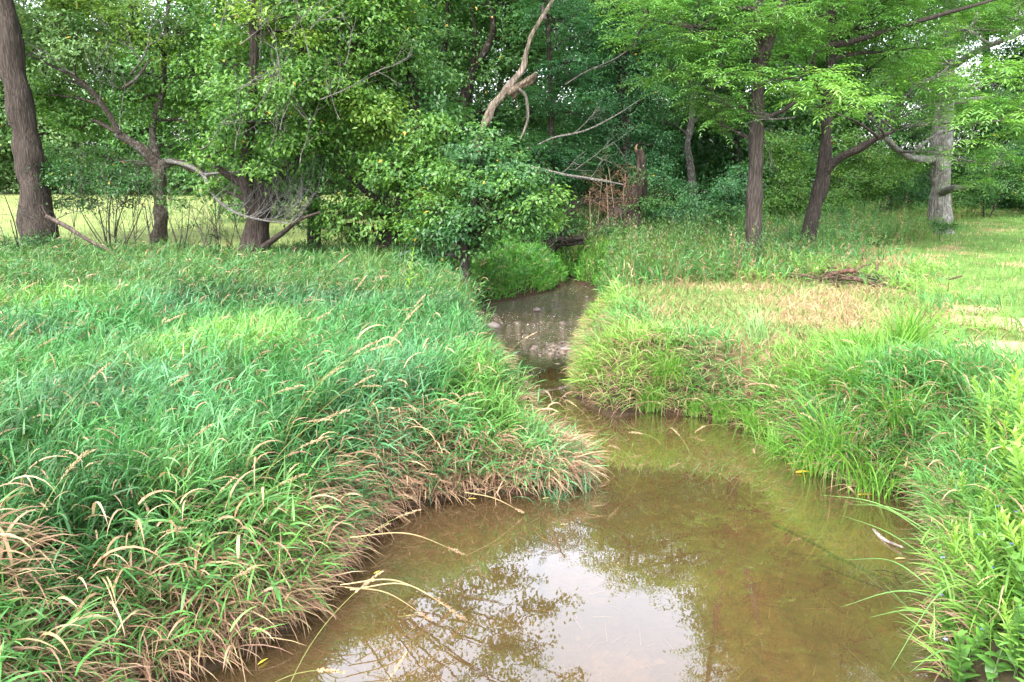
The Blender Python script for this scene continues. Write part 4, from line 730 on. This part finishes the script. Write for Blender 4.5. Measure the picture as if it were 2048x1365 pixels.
deadthing('broken_stump', 'broken dark snag with a splintered orange tip rising right of the dead weeds', 'stump', [(1195, 500), (1222, 470), (1250, 438), (1268, 405), (1278, 370), (1280, 335), (1276, 300)], [40, 32, 24, 15, 11, 9, 8], 22.5, (.06, .045, .035), ridge=.5, wob=.5,
          extra=lambda tw, d: (tube(tw, [P(1275, 305, d), P(1272, 296, d), P(1276, 288, d)], [.05, .035, .005], (.24, .15, .09), 9, 4, .3, .4), tube(tw, [P(1281, 305, d), P(1283, 300, d), P(1282, 294, d)], [.03, .02, .004], (.30, .19, .11), 8, 4, .3, .4), twiggy(tw, P(1275, 400, d), np.array((-1, 0, .3)), 1.3, .03, 1, (.06, .05, .04))))
deadthing('fallen_log', 'dark root mass lying across the head of the stream bend', 'log', [(1030, 512), (1070, 500), (1115, 486), (1170, 480)], [7, 13, 12, 5], 21.6, (.04, .032, .026), ridge=.5, wob=.8, twigl=[(1080, 500, -.8, .9, 1.0, .03, 2), (1095, 490, .8, .9, 1.2, .03, 2), (1050, 505, -.3, -.5, .8, .03, 2), (1120, 486, .2, 1, 1.2, .03, 2), (1060, 500, -.5, .5, .9, .02, 2), (1110, 480, -.3, .7, 1.1, .02, 2), (1130, 470, .3, .8, 1.0, .02, 2)])
deadthing('fallen_branch', 'fallen grey branch leaning down right from the thick leaning trunk into the grass', 'branch', [(92, 432), (130, 452), (175, 480), (240, 512)], [3.5, 4, 3.5, 2], 19, (.12, .09, .075), twigl=[(110, 440, 1, .6, .9, .012, 1), (95, 432, -.3, .8, .3, .02, 0)], part='limb')
deadthing('fallen_branch', 'grey lichened bough crossing the dark thicket above the broken stump', 'branch', [(1030, 325), (1085, 340), (1140, 352), (1205, 362), (1250, 370)], [2, 3, 2.6, 2, 1], 21, (.2, .18, .16), twigl=[(1120, 348, .7, .5, 1.0, .012, 1), (1180, 358, .6, .6, .8, .01, 1), (1150, 340, .9, .2, 1.2, .012, 2)], part='limb', mat=M_lichen)
deadthing('fallen_branch', 'thin bare branch rising right in the gap left of the vine covered tree', 'branch', [(1075, 290), (1110, 275), (1170, 262), (1230, 232), (1280, 200)], [1.2, 1.6, 1.4, 1, .6], 21.5, (.2, .18, .16), twigl=[(1150, 265, .7, .6, .9, .01, 2)], part='limb', mat=M_lichen)
deadthing('fallen_branch', 'long thin dead branch slanting up through the leaves left of the vine covered tree', 'branch', [(1130, 170), (1170, 145), (1230, 118), (1270, 90)], [1.3, 1.3, 1, .6], 22, (.14, .12, .11), twigl=[(1180, 140, .7, .2, .7, .01, 1)], part='limb')
# brush pile
g = G(1690, 560, .78); T = thing('brush_pile', (g[0], g[1], gz(g[0], g[1])), 'heap of reddish brown sticks and roots on the dry grass right of the leaning trunk', 'brush pile')
sp = MB()
for k in range(130):
    a = rng.uniform(0, math.pi); c_ = np.array((g[0] + rng.normal(.1, .6), g[1] + rng.normal(0, .5), .0)); c_[2] = gz(c_[0], c_[1]) + abs(rng.normal(.06, .07)); ln = rng.uniform(.2, .8); dv = np.array((math.cos(a), math.sin(a), rng.normal(0, .15))) * ln / 2
    r_ = rng.uniform(.006, .03); tube(sp, [c_ - dv, c_ + rng.normal(0, .03, 3), c_ + dv], [r_, r_, r_ * .5], (.13, .085, .06) if k % 3 else (.06, .045, .035), 7, 3)
sp.build('sticks', M_dead, T); lg = MB()
c0 = P(1640, 560, g[1] + .1); c1 = P(1712, 541, g[1] - .2); tube(lg, [c0, (c0 + c1) / 2 + np.array((0, 0, .05)), c1], [.035, .045, .04], (.15, .08, .055), 10, 4, .2, .2); lg.build('log', M_dead, T)

# dead brown weeds by the stump: each plant its own thing
def deadweed(mb, mb2, base, H, lean):
    top = base + np.array((lean, rng.normal(0, .1), H)); tube(mb, [base, base * .5 + top * .5 + rng.normal(0, .03, 3), top], [.014, .010, .005], (.34, .24, .17), 6, 4)
    for k in range(9):
        f = rng.uniform(.45, 1); p = base + (top - base) * f; q = p + np.array((rng.normal(0, .22), rng.normal(0, .15), rng.uniform(.08, .3))); twigs(mb, p[None], q[None], .006, .003, (.28, .18, .13), .1)
        n = 26; pos = q + rng.normal(0, .07, (n, 3)); leaves(mb2, pos, rng.normal(0, 1, (n, 3)), rng.normal(0, 1, (n, 3)), rng.uniform(.02, .05, n), rng.uniform(.015, .03, n), pick(np.array([(.22, .12, .08), (.16, .09, .06)]), n))
for k, (px, ht) in enumerate(((1140, 1.1), (1152, 1.3), (1165, 1.0), (1176, 1.35), (1188, 1.5), (1200, 1.2), (1212, 1.4), (1224, 1.0))):
    b = P(px + 42, 478, 22.6 + rng.normal(0, .3)); b[2] = gz(b[0], b[1]); T = thing('dead_weed', b, 'withered brown branching weed standing in front of the broken stump', 'dead plant', 'dead brown weeds beside the broken stump'); m1 = MB(); m2 = MB(); deadweed(m1, m2, b, ht * 1.45, rng.normal(0, .15)); m1.build('stem', M_dry, T); m2.build('foliage', M_dry, T, smooth=False)  # the part named foliage is the weed's dry seed clusters

# ------------------------------------------------------------------ seed stalks (reed grass flower stalks)
def copy_tree(o, parent=None):
    c_ = o.copy(); COL.objects.link(c_); c_.parent = parent
    for ch in list(o.children): copy_tree(ch, c_)
    return c_
def stalk(Ln, t0, t1, label, group, headf=.17):
    T = thing('seed_stalk', (0, 0, 0), label, 'grass stalk', group); sb = MB(); hb = MB(); z0 = np.zeros((1, 3))
    ss = np.linspace(0, 1, 9); az = np.zeros(1); pts = [curve(z0, az, np.array([Ln]), np.array([t0]), np.array([t1]), np.array([q]))[0] for q in ss]
    tube(sb, pts, np.linspace(.0035, .0016, 9), (.20, .22, .07), 5, 2)
    n = 90; f = 1 - headf * rng.random(n); p0 = curve(np.zeros((n, 3)), np.zeros(n), np.full(n, Ln), np.full(n, t0), np.full(n, t1), f)
    th = t0 + (t1 - t0) * f; wv = .007 * np.sin(np.pi * (1 - f) / headf) + .001
    dv = np.stack([np.sin(th), np.zeros(n), np.cos(th)], -1) + rng.normal(0, .28, (n, 3)); p0 = p0 + rng.normal(0, 1, (n, 3)) * wv[:, None] * .6
    leaves(hb, p0, dv, rng.normal(0, 1, (n, 3)), rng.uniform(.016, .028, n), rng.uniform(.004, .007, n), pick(np.array([(.42, .31, .19), (.48, .37, .23), (.36, .25, .15)]), n), .2)
    sb.build('stem', M_dry, T); hb.build('seed_head', M_dry, T, smooth=False); return T
labL = 'tan feathery seed stalk leaning right out of the tall left bank grass'
pr = [stalk(1.25, .15, .95, labL, 'seed stalks in the left bank grass'), stalk(1.05, .3, 1.3, labL, 'seed stalks in the left bank grass', .2), stalk(1.4, .1, 1.1, labL, 'seed stalks in the left bank grass', .15), stalk(1.1, .2, 1.7, labL, 'seed stalks in the left bank grass', .2)]
tips = [(30, 535), (35, 570), (10, 615), (95, 595), (80, 630), (60, 680), (215, 570), (370, 605), (520, 510), (555, 540), (605, 570), (605, 620), (640, 645), (560, 700), (640, 725), (690, 725), (770, 718), (620, 760), (625, 780), (590, 830), (380, 870), (330, 860), (160, 850), (700, 800), (760, 765), (590, 950), (650, 1010), (520, 1000), (845, 660), (850, 835), (1040, 645), (870, 845), (920, 1105), (470, 780), (250, 700), (130, 760), (300, 780), (440, 640), (820, 700), (900, 880), (740, 640), (880, 700), (690, 560), (800, 590), (480, 590), (330, 660), (410, 930), (240, 960), (120, 900), (520, 860), (30, 760), (660, 890), (770, 980), (90, 1010)]
used = [0] * 4
for k, (px, py) in enumerate(tips):
    m_ = k % 4; o = pr[m_] if not used[m_] else copy_tree(pr[m_]); used[m_] = 1
    g = G(px - 80, py + 65, 1.12); ang = rng.normal(.25, .35); sc_ = rng.uniform(.65, 1.05); g[2] = gz(g[0], g[1]) + .02
    if sdist(g[0], g[1])[0] < .15: g[0] -= .5; g[2] = gz(g[0], g[1])
    o.location = g; o.rotation_euler = (rng.normal(0, .12), rng.normal(0, .15), ang); o.scale = (sc_,) * 3
labR = 'drooping tan seed stalk among the mixed grass on the right bank'
pr = [stalk(.75, .1, 1.6, labR, 'seed stalks in the right bank grass', .22), stalk(.85, .1, 1.2, labR, 'seed stalks in the right bank grass', .2), stalk(.7, .2, 2.2, labR, 'seed stalks in the right bank grass', .22)]
tips = [(1195, 520), (1270, 540), (1300, 545), (1180, 600), (1220, 640), (1250, 610), (1320, 590), (1370, 640), (1210, 690), (1290, 680), (1340, 700), (1420, 660), (1450, 690), (1230, 720), (1500, 700), (1560, 690), (1640, 740), (1760, 745), (1690, 780), (1400, 560), (1360, 560), (1600, 660), (1150, 660), (1710, 660), (1780, 690)]
used = [0] * 3
for k, (px, py) in enumerate(tips):
    m_ = k % 3; o = pr[m_] if not used[m_] else copy_tree(pr[m_]); used[m_] = 1
    g = G(px, py + 45, .95); g[2] = gz(g[0], g[1]) + .02
    if sdist(g[0], g[1])[0] < .1: g[0] += .35; g[2] = gz(g[0], g[1])
    o.location = g; o.rotation_euler = (0, 0, rng.normal(2.9, .9)); o.scale = (rng.uniform(.8, 1.1),) * 3

# ------------------------------------------------------------------ sedge tussocks at the right water's edge
def tussock(n, H, col, label, group, name='grass_tussock'):
    mb = MB(); root = np.column_stack([rng.normal(0, .10, n), rng.normal(0, .10, n), np.full(n, -.03)]); az = rng.uniform(0, 6.28, n)
    t0 = np.abs(rng.normal(.12, .12, n)); t1 = t0 + np.abs(rng.normal(1.35, .6, n))
    blades(mb, root, az, H * rng.uniform(.5, 1.15, n), rng.uniform(.008, .016, n), t0, t1, mixc(col[0], col[1], rng.random(n)), 7, 'grass', .35)
    m = n // 5; a = rng.uniform(0, 6.28, m); blades(mb, np.column_stack([rng.normal(0, .07, m), rng.normal(0, .07, m), np.zeros(m)]), a, H * rng.uniform(.4, .8, m), rng.uniform(.005, .01, m), rng.uniform(.5, 1, m), rng.uniform(1.6, 2.6, m), pick(TANS, m), 5)
    o = mb.build(name, M_grass, origin=(0, 0, 0)); return tag(o, label, 'grass clump', group)
gcol = ((.08, .235, .03), (.16, .33, .045)); gl_ = 'arching bright green grass clump at the water edge of the right bank'; gg = 'bright green grass clumps along the right water edge'
pr = [tussock(230, .80, gcol, gl_, gg), tussock(170, .66, gcol, gl_, gg), tussock(280, .92, gcol, gl_, gg)]
used = [0] * 3
for k, (px, py, s_) in enumerate([(1540, 905, .8), (1600, 935, 1), (1660, 955, 1.1), (1730, 985, 1.15), (1640, 900, 1.0), (1700, 920, 1.1), (1780, 960, 1.2), (1830, 985, 1.1), (1500, 870, .8), (1760, 900, 1.2), (1820, 920, 1.2), (1330, 815, .8), (1290, 820, .9), (1380, 830, .7), (1440, 838, .7), (1580, 870, .9), (1850, 880, 1.2), (1700, 860, 1), (1180, 800, .7), (1880, 940, 1.1), (1790, 850, 1.1), (1640, 840, .9)]):
    m_ = k % 3; o = pr[m_] if not used[m_] else copy_tree(pr[m_]); used[m_] = 1
    g = G(px + 14, py - 30, .15); g[2] = max(-.05, gz(g[0], g[1])); s_ *= rng.uniform(.75, 1.05); g = G(px + 8, py - 16, .12) if px < 1480 else g; g[2] = max(-.05, gz(g[0], g[1])); o.location = g; o.scale = (s_, s_, s_ * rng.uniform(.8, 1.1)); o.rotation_euler = (0, 0, rng.uniform(0, 6))
gcol2 = ((.05, .17, .09), (.12, .25, .12)); gl2 = 'loose blue green grass clump on the low jutting point of the left bank'; gg2 = 'blue green clumps on the jutting point of the left bank'
pr = [tussock(70, .48, gcol2, gl2, gg2), tussock(60, .4, gcol2, gl2, gg2)]; used = [0] * 2
for k, (px, py, s_) in enumerate([(1090, 930, 1), (1130, 945, .9), (1160, 965, .8), (1060, 905, 1), (1110, 985, .7), (1150, 935, .9), (1040, 960, .9), (1085, 965, .8)]):
    m_ = k % 2; o = pr[m_] if not used[m_] else copy_tree(pr[m_]); used[m_] = 1
    g = G(px, py, .05); g[2] = max(-.05, gz(g[0], g[1])); o.location = g; o.scale = (s_,) * 3; o.rotation_euler = (0, 0, rng.uniform(0, 6))
# tall reed tufts
gl3 = 'tall upright tuft of light green grass at the back edge of the left bank'; o = tussock(190, 1.1, ((.09, .2, .05), (.17, .28, .08)), gl3, None)
g = G(740, 560, .75); g[2] = gz(g[0], g[1]); o.location = g
tuf = tussock(120, .95, ((.05, .16, .05), (.13, .25, .06)), 'shaggy green grass tuft under the trees at the back of the left bank', 'shaggy grass tufts at the back of the left bank')
for k, (px, py) in enumerate(((640, 545), (690, 530), (800, 545), (850, 560), (900, 580), (560, 560), (470, 560), (380, 550), (280, 560), (180, 545), (90, 560), (20, 550), (860, 610), (600, 590), (780, 600))):
    o = tuf if k == 0 else copy_tree(tuf); g = G(px, py, .8); g[2] = gz(g[0], g[1]); q = rng.uniform(.75, 1.1); o.location = g; o.scale = (q, q, q); o.rotation_euler = (0, 0, rng.uniform(0, 6))
o = tussock(60, 1.0, ((.13, .27, .08), (.2, .33, .12)), 'single tall pale green tuft standing on the dry grass in front of the straight trunk', None); g = G(1515, 690, .75); g[2] = gz(g[0], g[1]); o.location = g

# ------------------------------------------------------------------ leafy plants at the lower right
def leafy(name, label, group, H, nl, LL, LW, c0, c1, prof='lance', flowers=0, lean=.15, up=.8):
    T = thing(name, (0, 0, 0), label, 'plant', group); sb = MB(); lb = MB()
    az0 = np.zeros(nl); t0 = np.zeros(nl) + .03; t1 = t0 + lean; f = np.linspace(.08, 1, nl) ** .9; Hh = np.full(nl, H)
    p0 = curve(np.zeros((nl, 3)), az0, Hh, t0, t1, f)
    tube(sb, [curve(np.zeros((1, 3)), az0[:1], Hh[:1], t0[:1], t1[:1], np.array([q]))[0] for q in np.linspace(0, 1, 6)], np.linspace(.006, .002, 6), (.16, .24, .08), 6, 2)
    az = np.arange(nl) * 2.4 + rng.normal(0, .3, nl); q0 = up + rng.normal(0, .15, nl) - .55 * f ** 3
    blades(lb, p0, az, LL * (1.1 - .6 * f ** 2) * rng.uniform(.8, 1.15, nl), LW * (1.05 - .4 * f ** 2) * rng.uniform(.85, 1.15, nl), q0, q0 + rng.uniform(.25, .9, nl), mixc(c0, c1, np.clip(f + rng.normal(0, .15, nl), 0, 1)), 6, prof, .2)
    sb.build('stem', M_leaf, T); lb.build('leaves', M_leaf, T)
    for k in range(flowers):
        fb = MB(); i_ = rng.integers(nl // 2, nl); c_ = p0[i_] + rng.normal(0, .03, 3); n = 5; a = np.arange(n) * 1.256
        leaves(fb, np.repeat(c_[None], n, 0), np.stack([np.cos(a), np.sin(a), np.full(n, .2)], -1), np.tile((0, 0, 1.), (n, 1)), np.full(n, .014), np.full(n, .012), np.tile((.22, .22, .62), (n, 1))); fb.build('flower', M_petal, T, smooth=False)
    return T
o = leafy('goldenrod_plant', 'single pale yellow green plant standing above the grass of the left bank', None, 1.15, 40, .13, .03, (.13, .28, .05), (.32, .46, .07))
g = G(815, 640, .75); g[2] = gz(g[0], g[1]); o.location = g
glab = 'tall light green plant with narrow pointed leaves at the right edge'; ggr = 'tall light green leafy plants at the right edge'
pr = [leafy('goldenrod_plant', glab, ggr, 1.15, 60, .20, .034, (.13, .30, .06), (.28, .46, .07)), leafy('goldenrod_plant', glab, ggr, 1.0, 52, .19, .032, (.14, .31, .07), (.30, .48, .08), lean=.3), leafy('goldenrod_plant', glab, ggr, 1.3, 66, .21, .036, (.12, .28, .07), (.25, .43, .08), lean=.1)]
used = [0] * 3; k = 0; tries = 0
while k < 130 and tries < 6000:
    tries += 1; y = 2.9 + 3.7 * rng.random() ** 1.2; x = rng.uniform(2.2, 6.2)
    s = sdist(x, y)[0]
    if s < .08 or x > .66 * y + .35 or x < .545 * y + .05: continue
    m_ = k % 3; o = pr[m_] if not used[m_] else copy_tree(pr[m_]); used[m_] = 1; hh = rng.uniform(.66, .95) * (.68 if s < .35 else 1) * (1 if y < 5 else .9)
    o.location = (x, y, gz(x, y) - .02); o.rotation_euler = (rng.normal(0, .16), rng.normal(0, .16) - .1, rng.uniform(0, 6.28)); o.scale = (hh, hh, hh * rng.uniform(.72, 1.0)); k += 1
blab = 'broad leaved green plant with tiny blue flowers in the bottom right corner'; bgp = 'broad leaved plants with tiny blue flowers in the bottom right corner'
pr = [leafy('dayflower_plant', blab, bgp, .65, 34, .10, .05, (.06, .17, .035), (.12, .27, .04), 'ovate', 2, .5, 1.0), leafy('dayflower_plant', blab, bgp, .55, 28, .09, .048, (.07, .18, .04), (.13, .28, .05), 'ovate', 1, .7, 1.0)]
used = [0] * 2; k = 0
while k < 46:
    x = rng.uniform(2.25, 3.6); y = rng.uniform(3.0, 4.9)
    if sdist(x, y)[0] < .0 or x > 2.2 + .33 * (y - 2) + .75: continue
    m_ = k % 2; o = pr[m_] if not used[m_] else copy_tree(pr[m_]); used[m_] = 1
    o.location = (x, y, gz(x, y) - .02); o.rotation_euler = (0, 0, rng.uniform(0, 6.28)); q = rng.uniform(.8, 1.15); o.scale = (q, q, q); k += 1

# ------------------------------------------------------------------ long blades arching over the water
def arch(name, label, group, items, col, head=False, r=.0035):
    for (ax, ay, bx, by, az_, bz_, up) in items:
        a = G(ax, ay, az_); b = G(bx, by, bz_); m = (a + b) / 2 + np.array((0, 0, up)); mb = MB()
        pts = catmull(np.array([a, m, b]), 8); n = len(pts)
        cc = np.array(col) * rng.uniform(.8, 1.2); rad = np.interp(np.linspace(0, 1, n), [0, .5, 1], [r, r * 1.1, r * .25]); tube(mb, pts, rad, cc, 5, 1)
        if head:
            T = thing(name, a, label, 'grass stalk', group); mb.build('stem', M_dry, T); hb = MB(); k = 60; f = rng.uniform(.86, 1, k); p0 = np.array([np.interp(f, np.linspace(0, 1, n), pts[:, q]) for q in range(3)]).T + rng.normal(0, .004, (k, 3))
            leaves(hb, p0, (b - m)[None] / np.linalg.norm(b - m) + rng.normal(0, .3, (k, 3)), rng.normal(0, 1, (k, 3)), rng.uniform(.015, .03, k), rng.uniform(.005, .009, k), pick(TANS, k)); hb.build('seed_head', M_dry, T, smooth=False)
        else: tag(mb.build(name, M_grass, origin=a), label, 'grass blade', group)
arch('bent_stalk', 'bent tan stalk reaching out over the water from the near left bank', 'bent stalks over the water at the near left bank', [(700, 1075, 925, 1108, .5, .10, .1), (680, 1170, 900, 1215, .35, .02, .12), (690, 1175, 860, 1240, .3, .02, .08), (700, 1180, 930, 1240, .35, .02, .15), (930, 985, 1045, 1025, .3, .03, .04)], (.42, .32, .16), True, .0045)
arch('arching_reed', 'long green blade arching over the water from the right edge', 'long blades over the water at the right edge', [(1880, 1075, 1640, 990, .35, .12, .10), (1880, 1090, 1700, 1000, .3, .1, .08), (1890, 1140, 1680, 1030, .3, .06, .06), (1900, 1210, 1690, 1120, .35, .1, .14), (1930, 1215, 1680, 1215, .35, .12, .12), (1900, 1240, 1740, 1235, .3, .05, .06), (1960, 1180, 1780, 1340, .5, .02, .25), (1960, 1200, 1850, 1300, .4, .0, .2), (1940, 1320, 1820, 1345, .4, .05, .1), (1850, 1040, 1700, 1010, .2, .05, .05), (1830, 1230, 1770, 1170, .0, .25, .0), (1200, 870, 1225, 870, .0, .25, .0), (1150, 950, 1235, 865, .0, .35, .05), (1150, 940, 1150, 830, .0, .3, .05)], (.16, .30, .08), False, .005)

ORD = 'leftmost second third fourth fifth sixth seventh eighth ninth tenth eleventh twelfth thirteenth fourteenth fifteenth sixteenth seventeenth eighteenth nineteenth twentieth'.split() + ['twenty first', 'rightmost']
def ordinals(group, text):
    L_ = [o for o in bpy.data.objects if o.get('group') == group and o.get('category')]; bpy.context.view_layer.update()
    def key(o):
        vs = [m.matrix_world @ Vector(b) for m in ([o] if o.type == 'MESH' else list(o.children)) for b in m.bound_box]; c_ = sum(vs, Vector()) / len(vs); return c_.x / c_.y
    L_.sort(key=key)
    for k, o in enumerate(L_):
        w_ = 'leftmost' if k == 0 else 'rightmost' if k == len(L_) - 1 else ORD[k] + ' from the left'
        o['label'] = text + ', ' + w_
ordinals('shaggy grass tufts at the back of the left bank', 'shaggy green grass tuft under the left trees'); ordinals(gg, 'arching bright green grass clump at the right water edge'); ordinals(gg2, 'blue green grass clump on the jutting left point')
ordinals('bent stalks over the water at the near left bank', 'bent tan stalk over the water by the left bank'); ordinals('long blades over the water at the right edge', 'long green blade arching over the water')
ordinals('dead brown weeds beside the broken stump', 'withered brown branching weed by the broken stump')
# ------------------------------------------------------------------ litter on the stream bed
n = 5200; x = rng.uniform(-3, 4.5, n); y = rng.uniform(3.5, 20, n) ; s = sdist(x, y); k = s < -.12; x, y, s = x[k], y[k], s[k]; n = len(x); z = ground(x, y, s) + .012; mb = MB()
az = rng.normal(1.3, .9, n); blades(mb, np.column_stack([x, y, z]), az, rng.uniform(.03, .28, n), rng.uniform(.004, .014, n), np.full(n, 1.45), np.full(n, 1.65), pick(np.array([(.09, .065, .03), (.30, .20, .10), (.12, .11, .045), (.36, .27, .13)]), n), 3, 'stem', .1)
n = 900; x = rng.uniform(-3, 4.5, n); y = rng.uniform(3.5, 20, n); s = sdist(x, y); k = s < -.1; x, y, s = x[k], y[k], s[k]; n = len(x); z = ground(x, y, s)
stones(mb, x, y, z, rng.gamma(3, .007, n) + .006, mixc((.10, .07, .04), (.34, .25, .15), rng.random(n)))
tag(mb.build('streambed_litter', M_stone), 'sunken stems, leaves and pebbles strewn over the bed of the stream', 'litter', kind='stuff')
# ------------------------------------------------------------------ things on and in the water
def waterleaf(px, py, ln, ang, label, col=(.62, .40, .04)):
    g = G(px, py, .012); mb = MB(); n = 1
    blades(mb, np.array([g]), np.array([ang]), np.array([ln]), np.array([ln * .22]), np.array([1.35]), np.array([1.85]), np.array([col]), 8, 'lance', .1); tag(mb.build('fallen_leaf', M_dry, origin=g), label, 'leaf')
waterleaf(1590, 945, .22, .05, 'long bright yellow leaf floating at the right water edge beside the green clumps'); waterleaf(1575, 928, .09, 0, 'short yellow leaf floating just above the long yellow leaf')
waterleaf(1715, 990, .16, 0, 'yellow leaf floating under the drooping green clumps'); waterleaf(1150, 972, .1, .2, 'pale yellow leaf on the tip of the jutting left point', (.5, .42, .15)); waterleaf(1085, 998, .08, .4, 'small tan leaf at the water edge of the jutting left point', (.42, .30, .12))
waterleaf(748, 1148, .07, .9, 'small yellow leaf on the near left bank edge', (.6, .5, .08)); waterleaf(515, 1330, .09, 1, 'yellow leaf floating beside the bottom of the left bank', (.6, .5, .06)); waterleaf(1120, 1050, .07, .2, 'tiny leaf floating in the open pool', (.4, .3, .08)); waterleaf(935, 998, .09, 0, 'tan leaf in the small bay of the left bank', (.5, .38, .1))
waterleaf(1790, 1118, .10, .1, 'tan leaf floating beside the pale stick', (.5, .3, .15))
def stick(px0, py0, px1, py1, z0, z1, r, col, label, name='stick', twg=0):
    a = G(px0, py0, z0); b = G(px1, py1, z1); mb = MB(); tube(mb, [a, (a + b) / 2 + rng.normal(0, .02, 3), b], [r, r * .9, r * .6], col, 8, 5, .2, .2)
    for k in range(twg): p = a + (b - a) * rng.uniform(.2, .9); twigs(mb, p[None], (p + np.array((rng.normal(0, .15), rng.normal(0, .12), rng.uniform(-.01, .03))))[None], .004, .002, col, .1)
    tag(mb.build(name, M_dead, origin=(a + b) / 2), label, 'stick')
stick(1745, 1060, 1808, 1096, -.01, .03, .014, (.38, .32, .27), 'pale grey stick floating in the water near the right bank')
stick(1545, 1048, 1700, 1130, -.05, -.03, .012, (.035, .03, .015), 'long dark stick lying under the water in front of the right bank', twg=4)
stick(1660, 1110, 1850, 1205, -.04, -.02, .014, (.03, .028, .012), 'thicker dark stick under the water reaching to the right bank', twg=7)
stick(1640, 1130, 1800, 1190, -.06, -.05, .009, (.04, .035, .015), 'thin dark stick under the water left of the thicker one', twg=3)
stick(1060, 1060, 1080, 1170, -.2, -.2, .03, (.16, .08, .035), 'faint reddish sunken stick in the pool off the left point')
print('leaves', NTREE[0], 'objects', len(bpy.data.objects), 'verts', sum(len(m.vertices) for m in bpy.data.meshes))
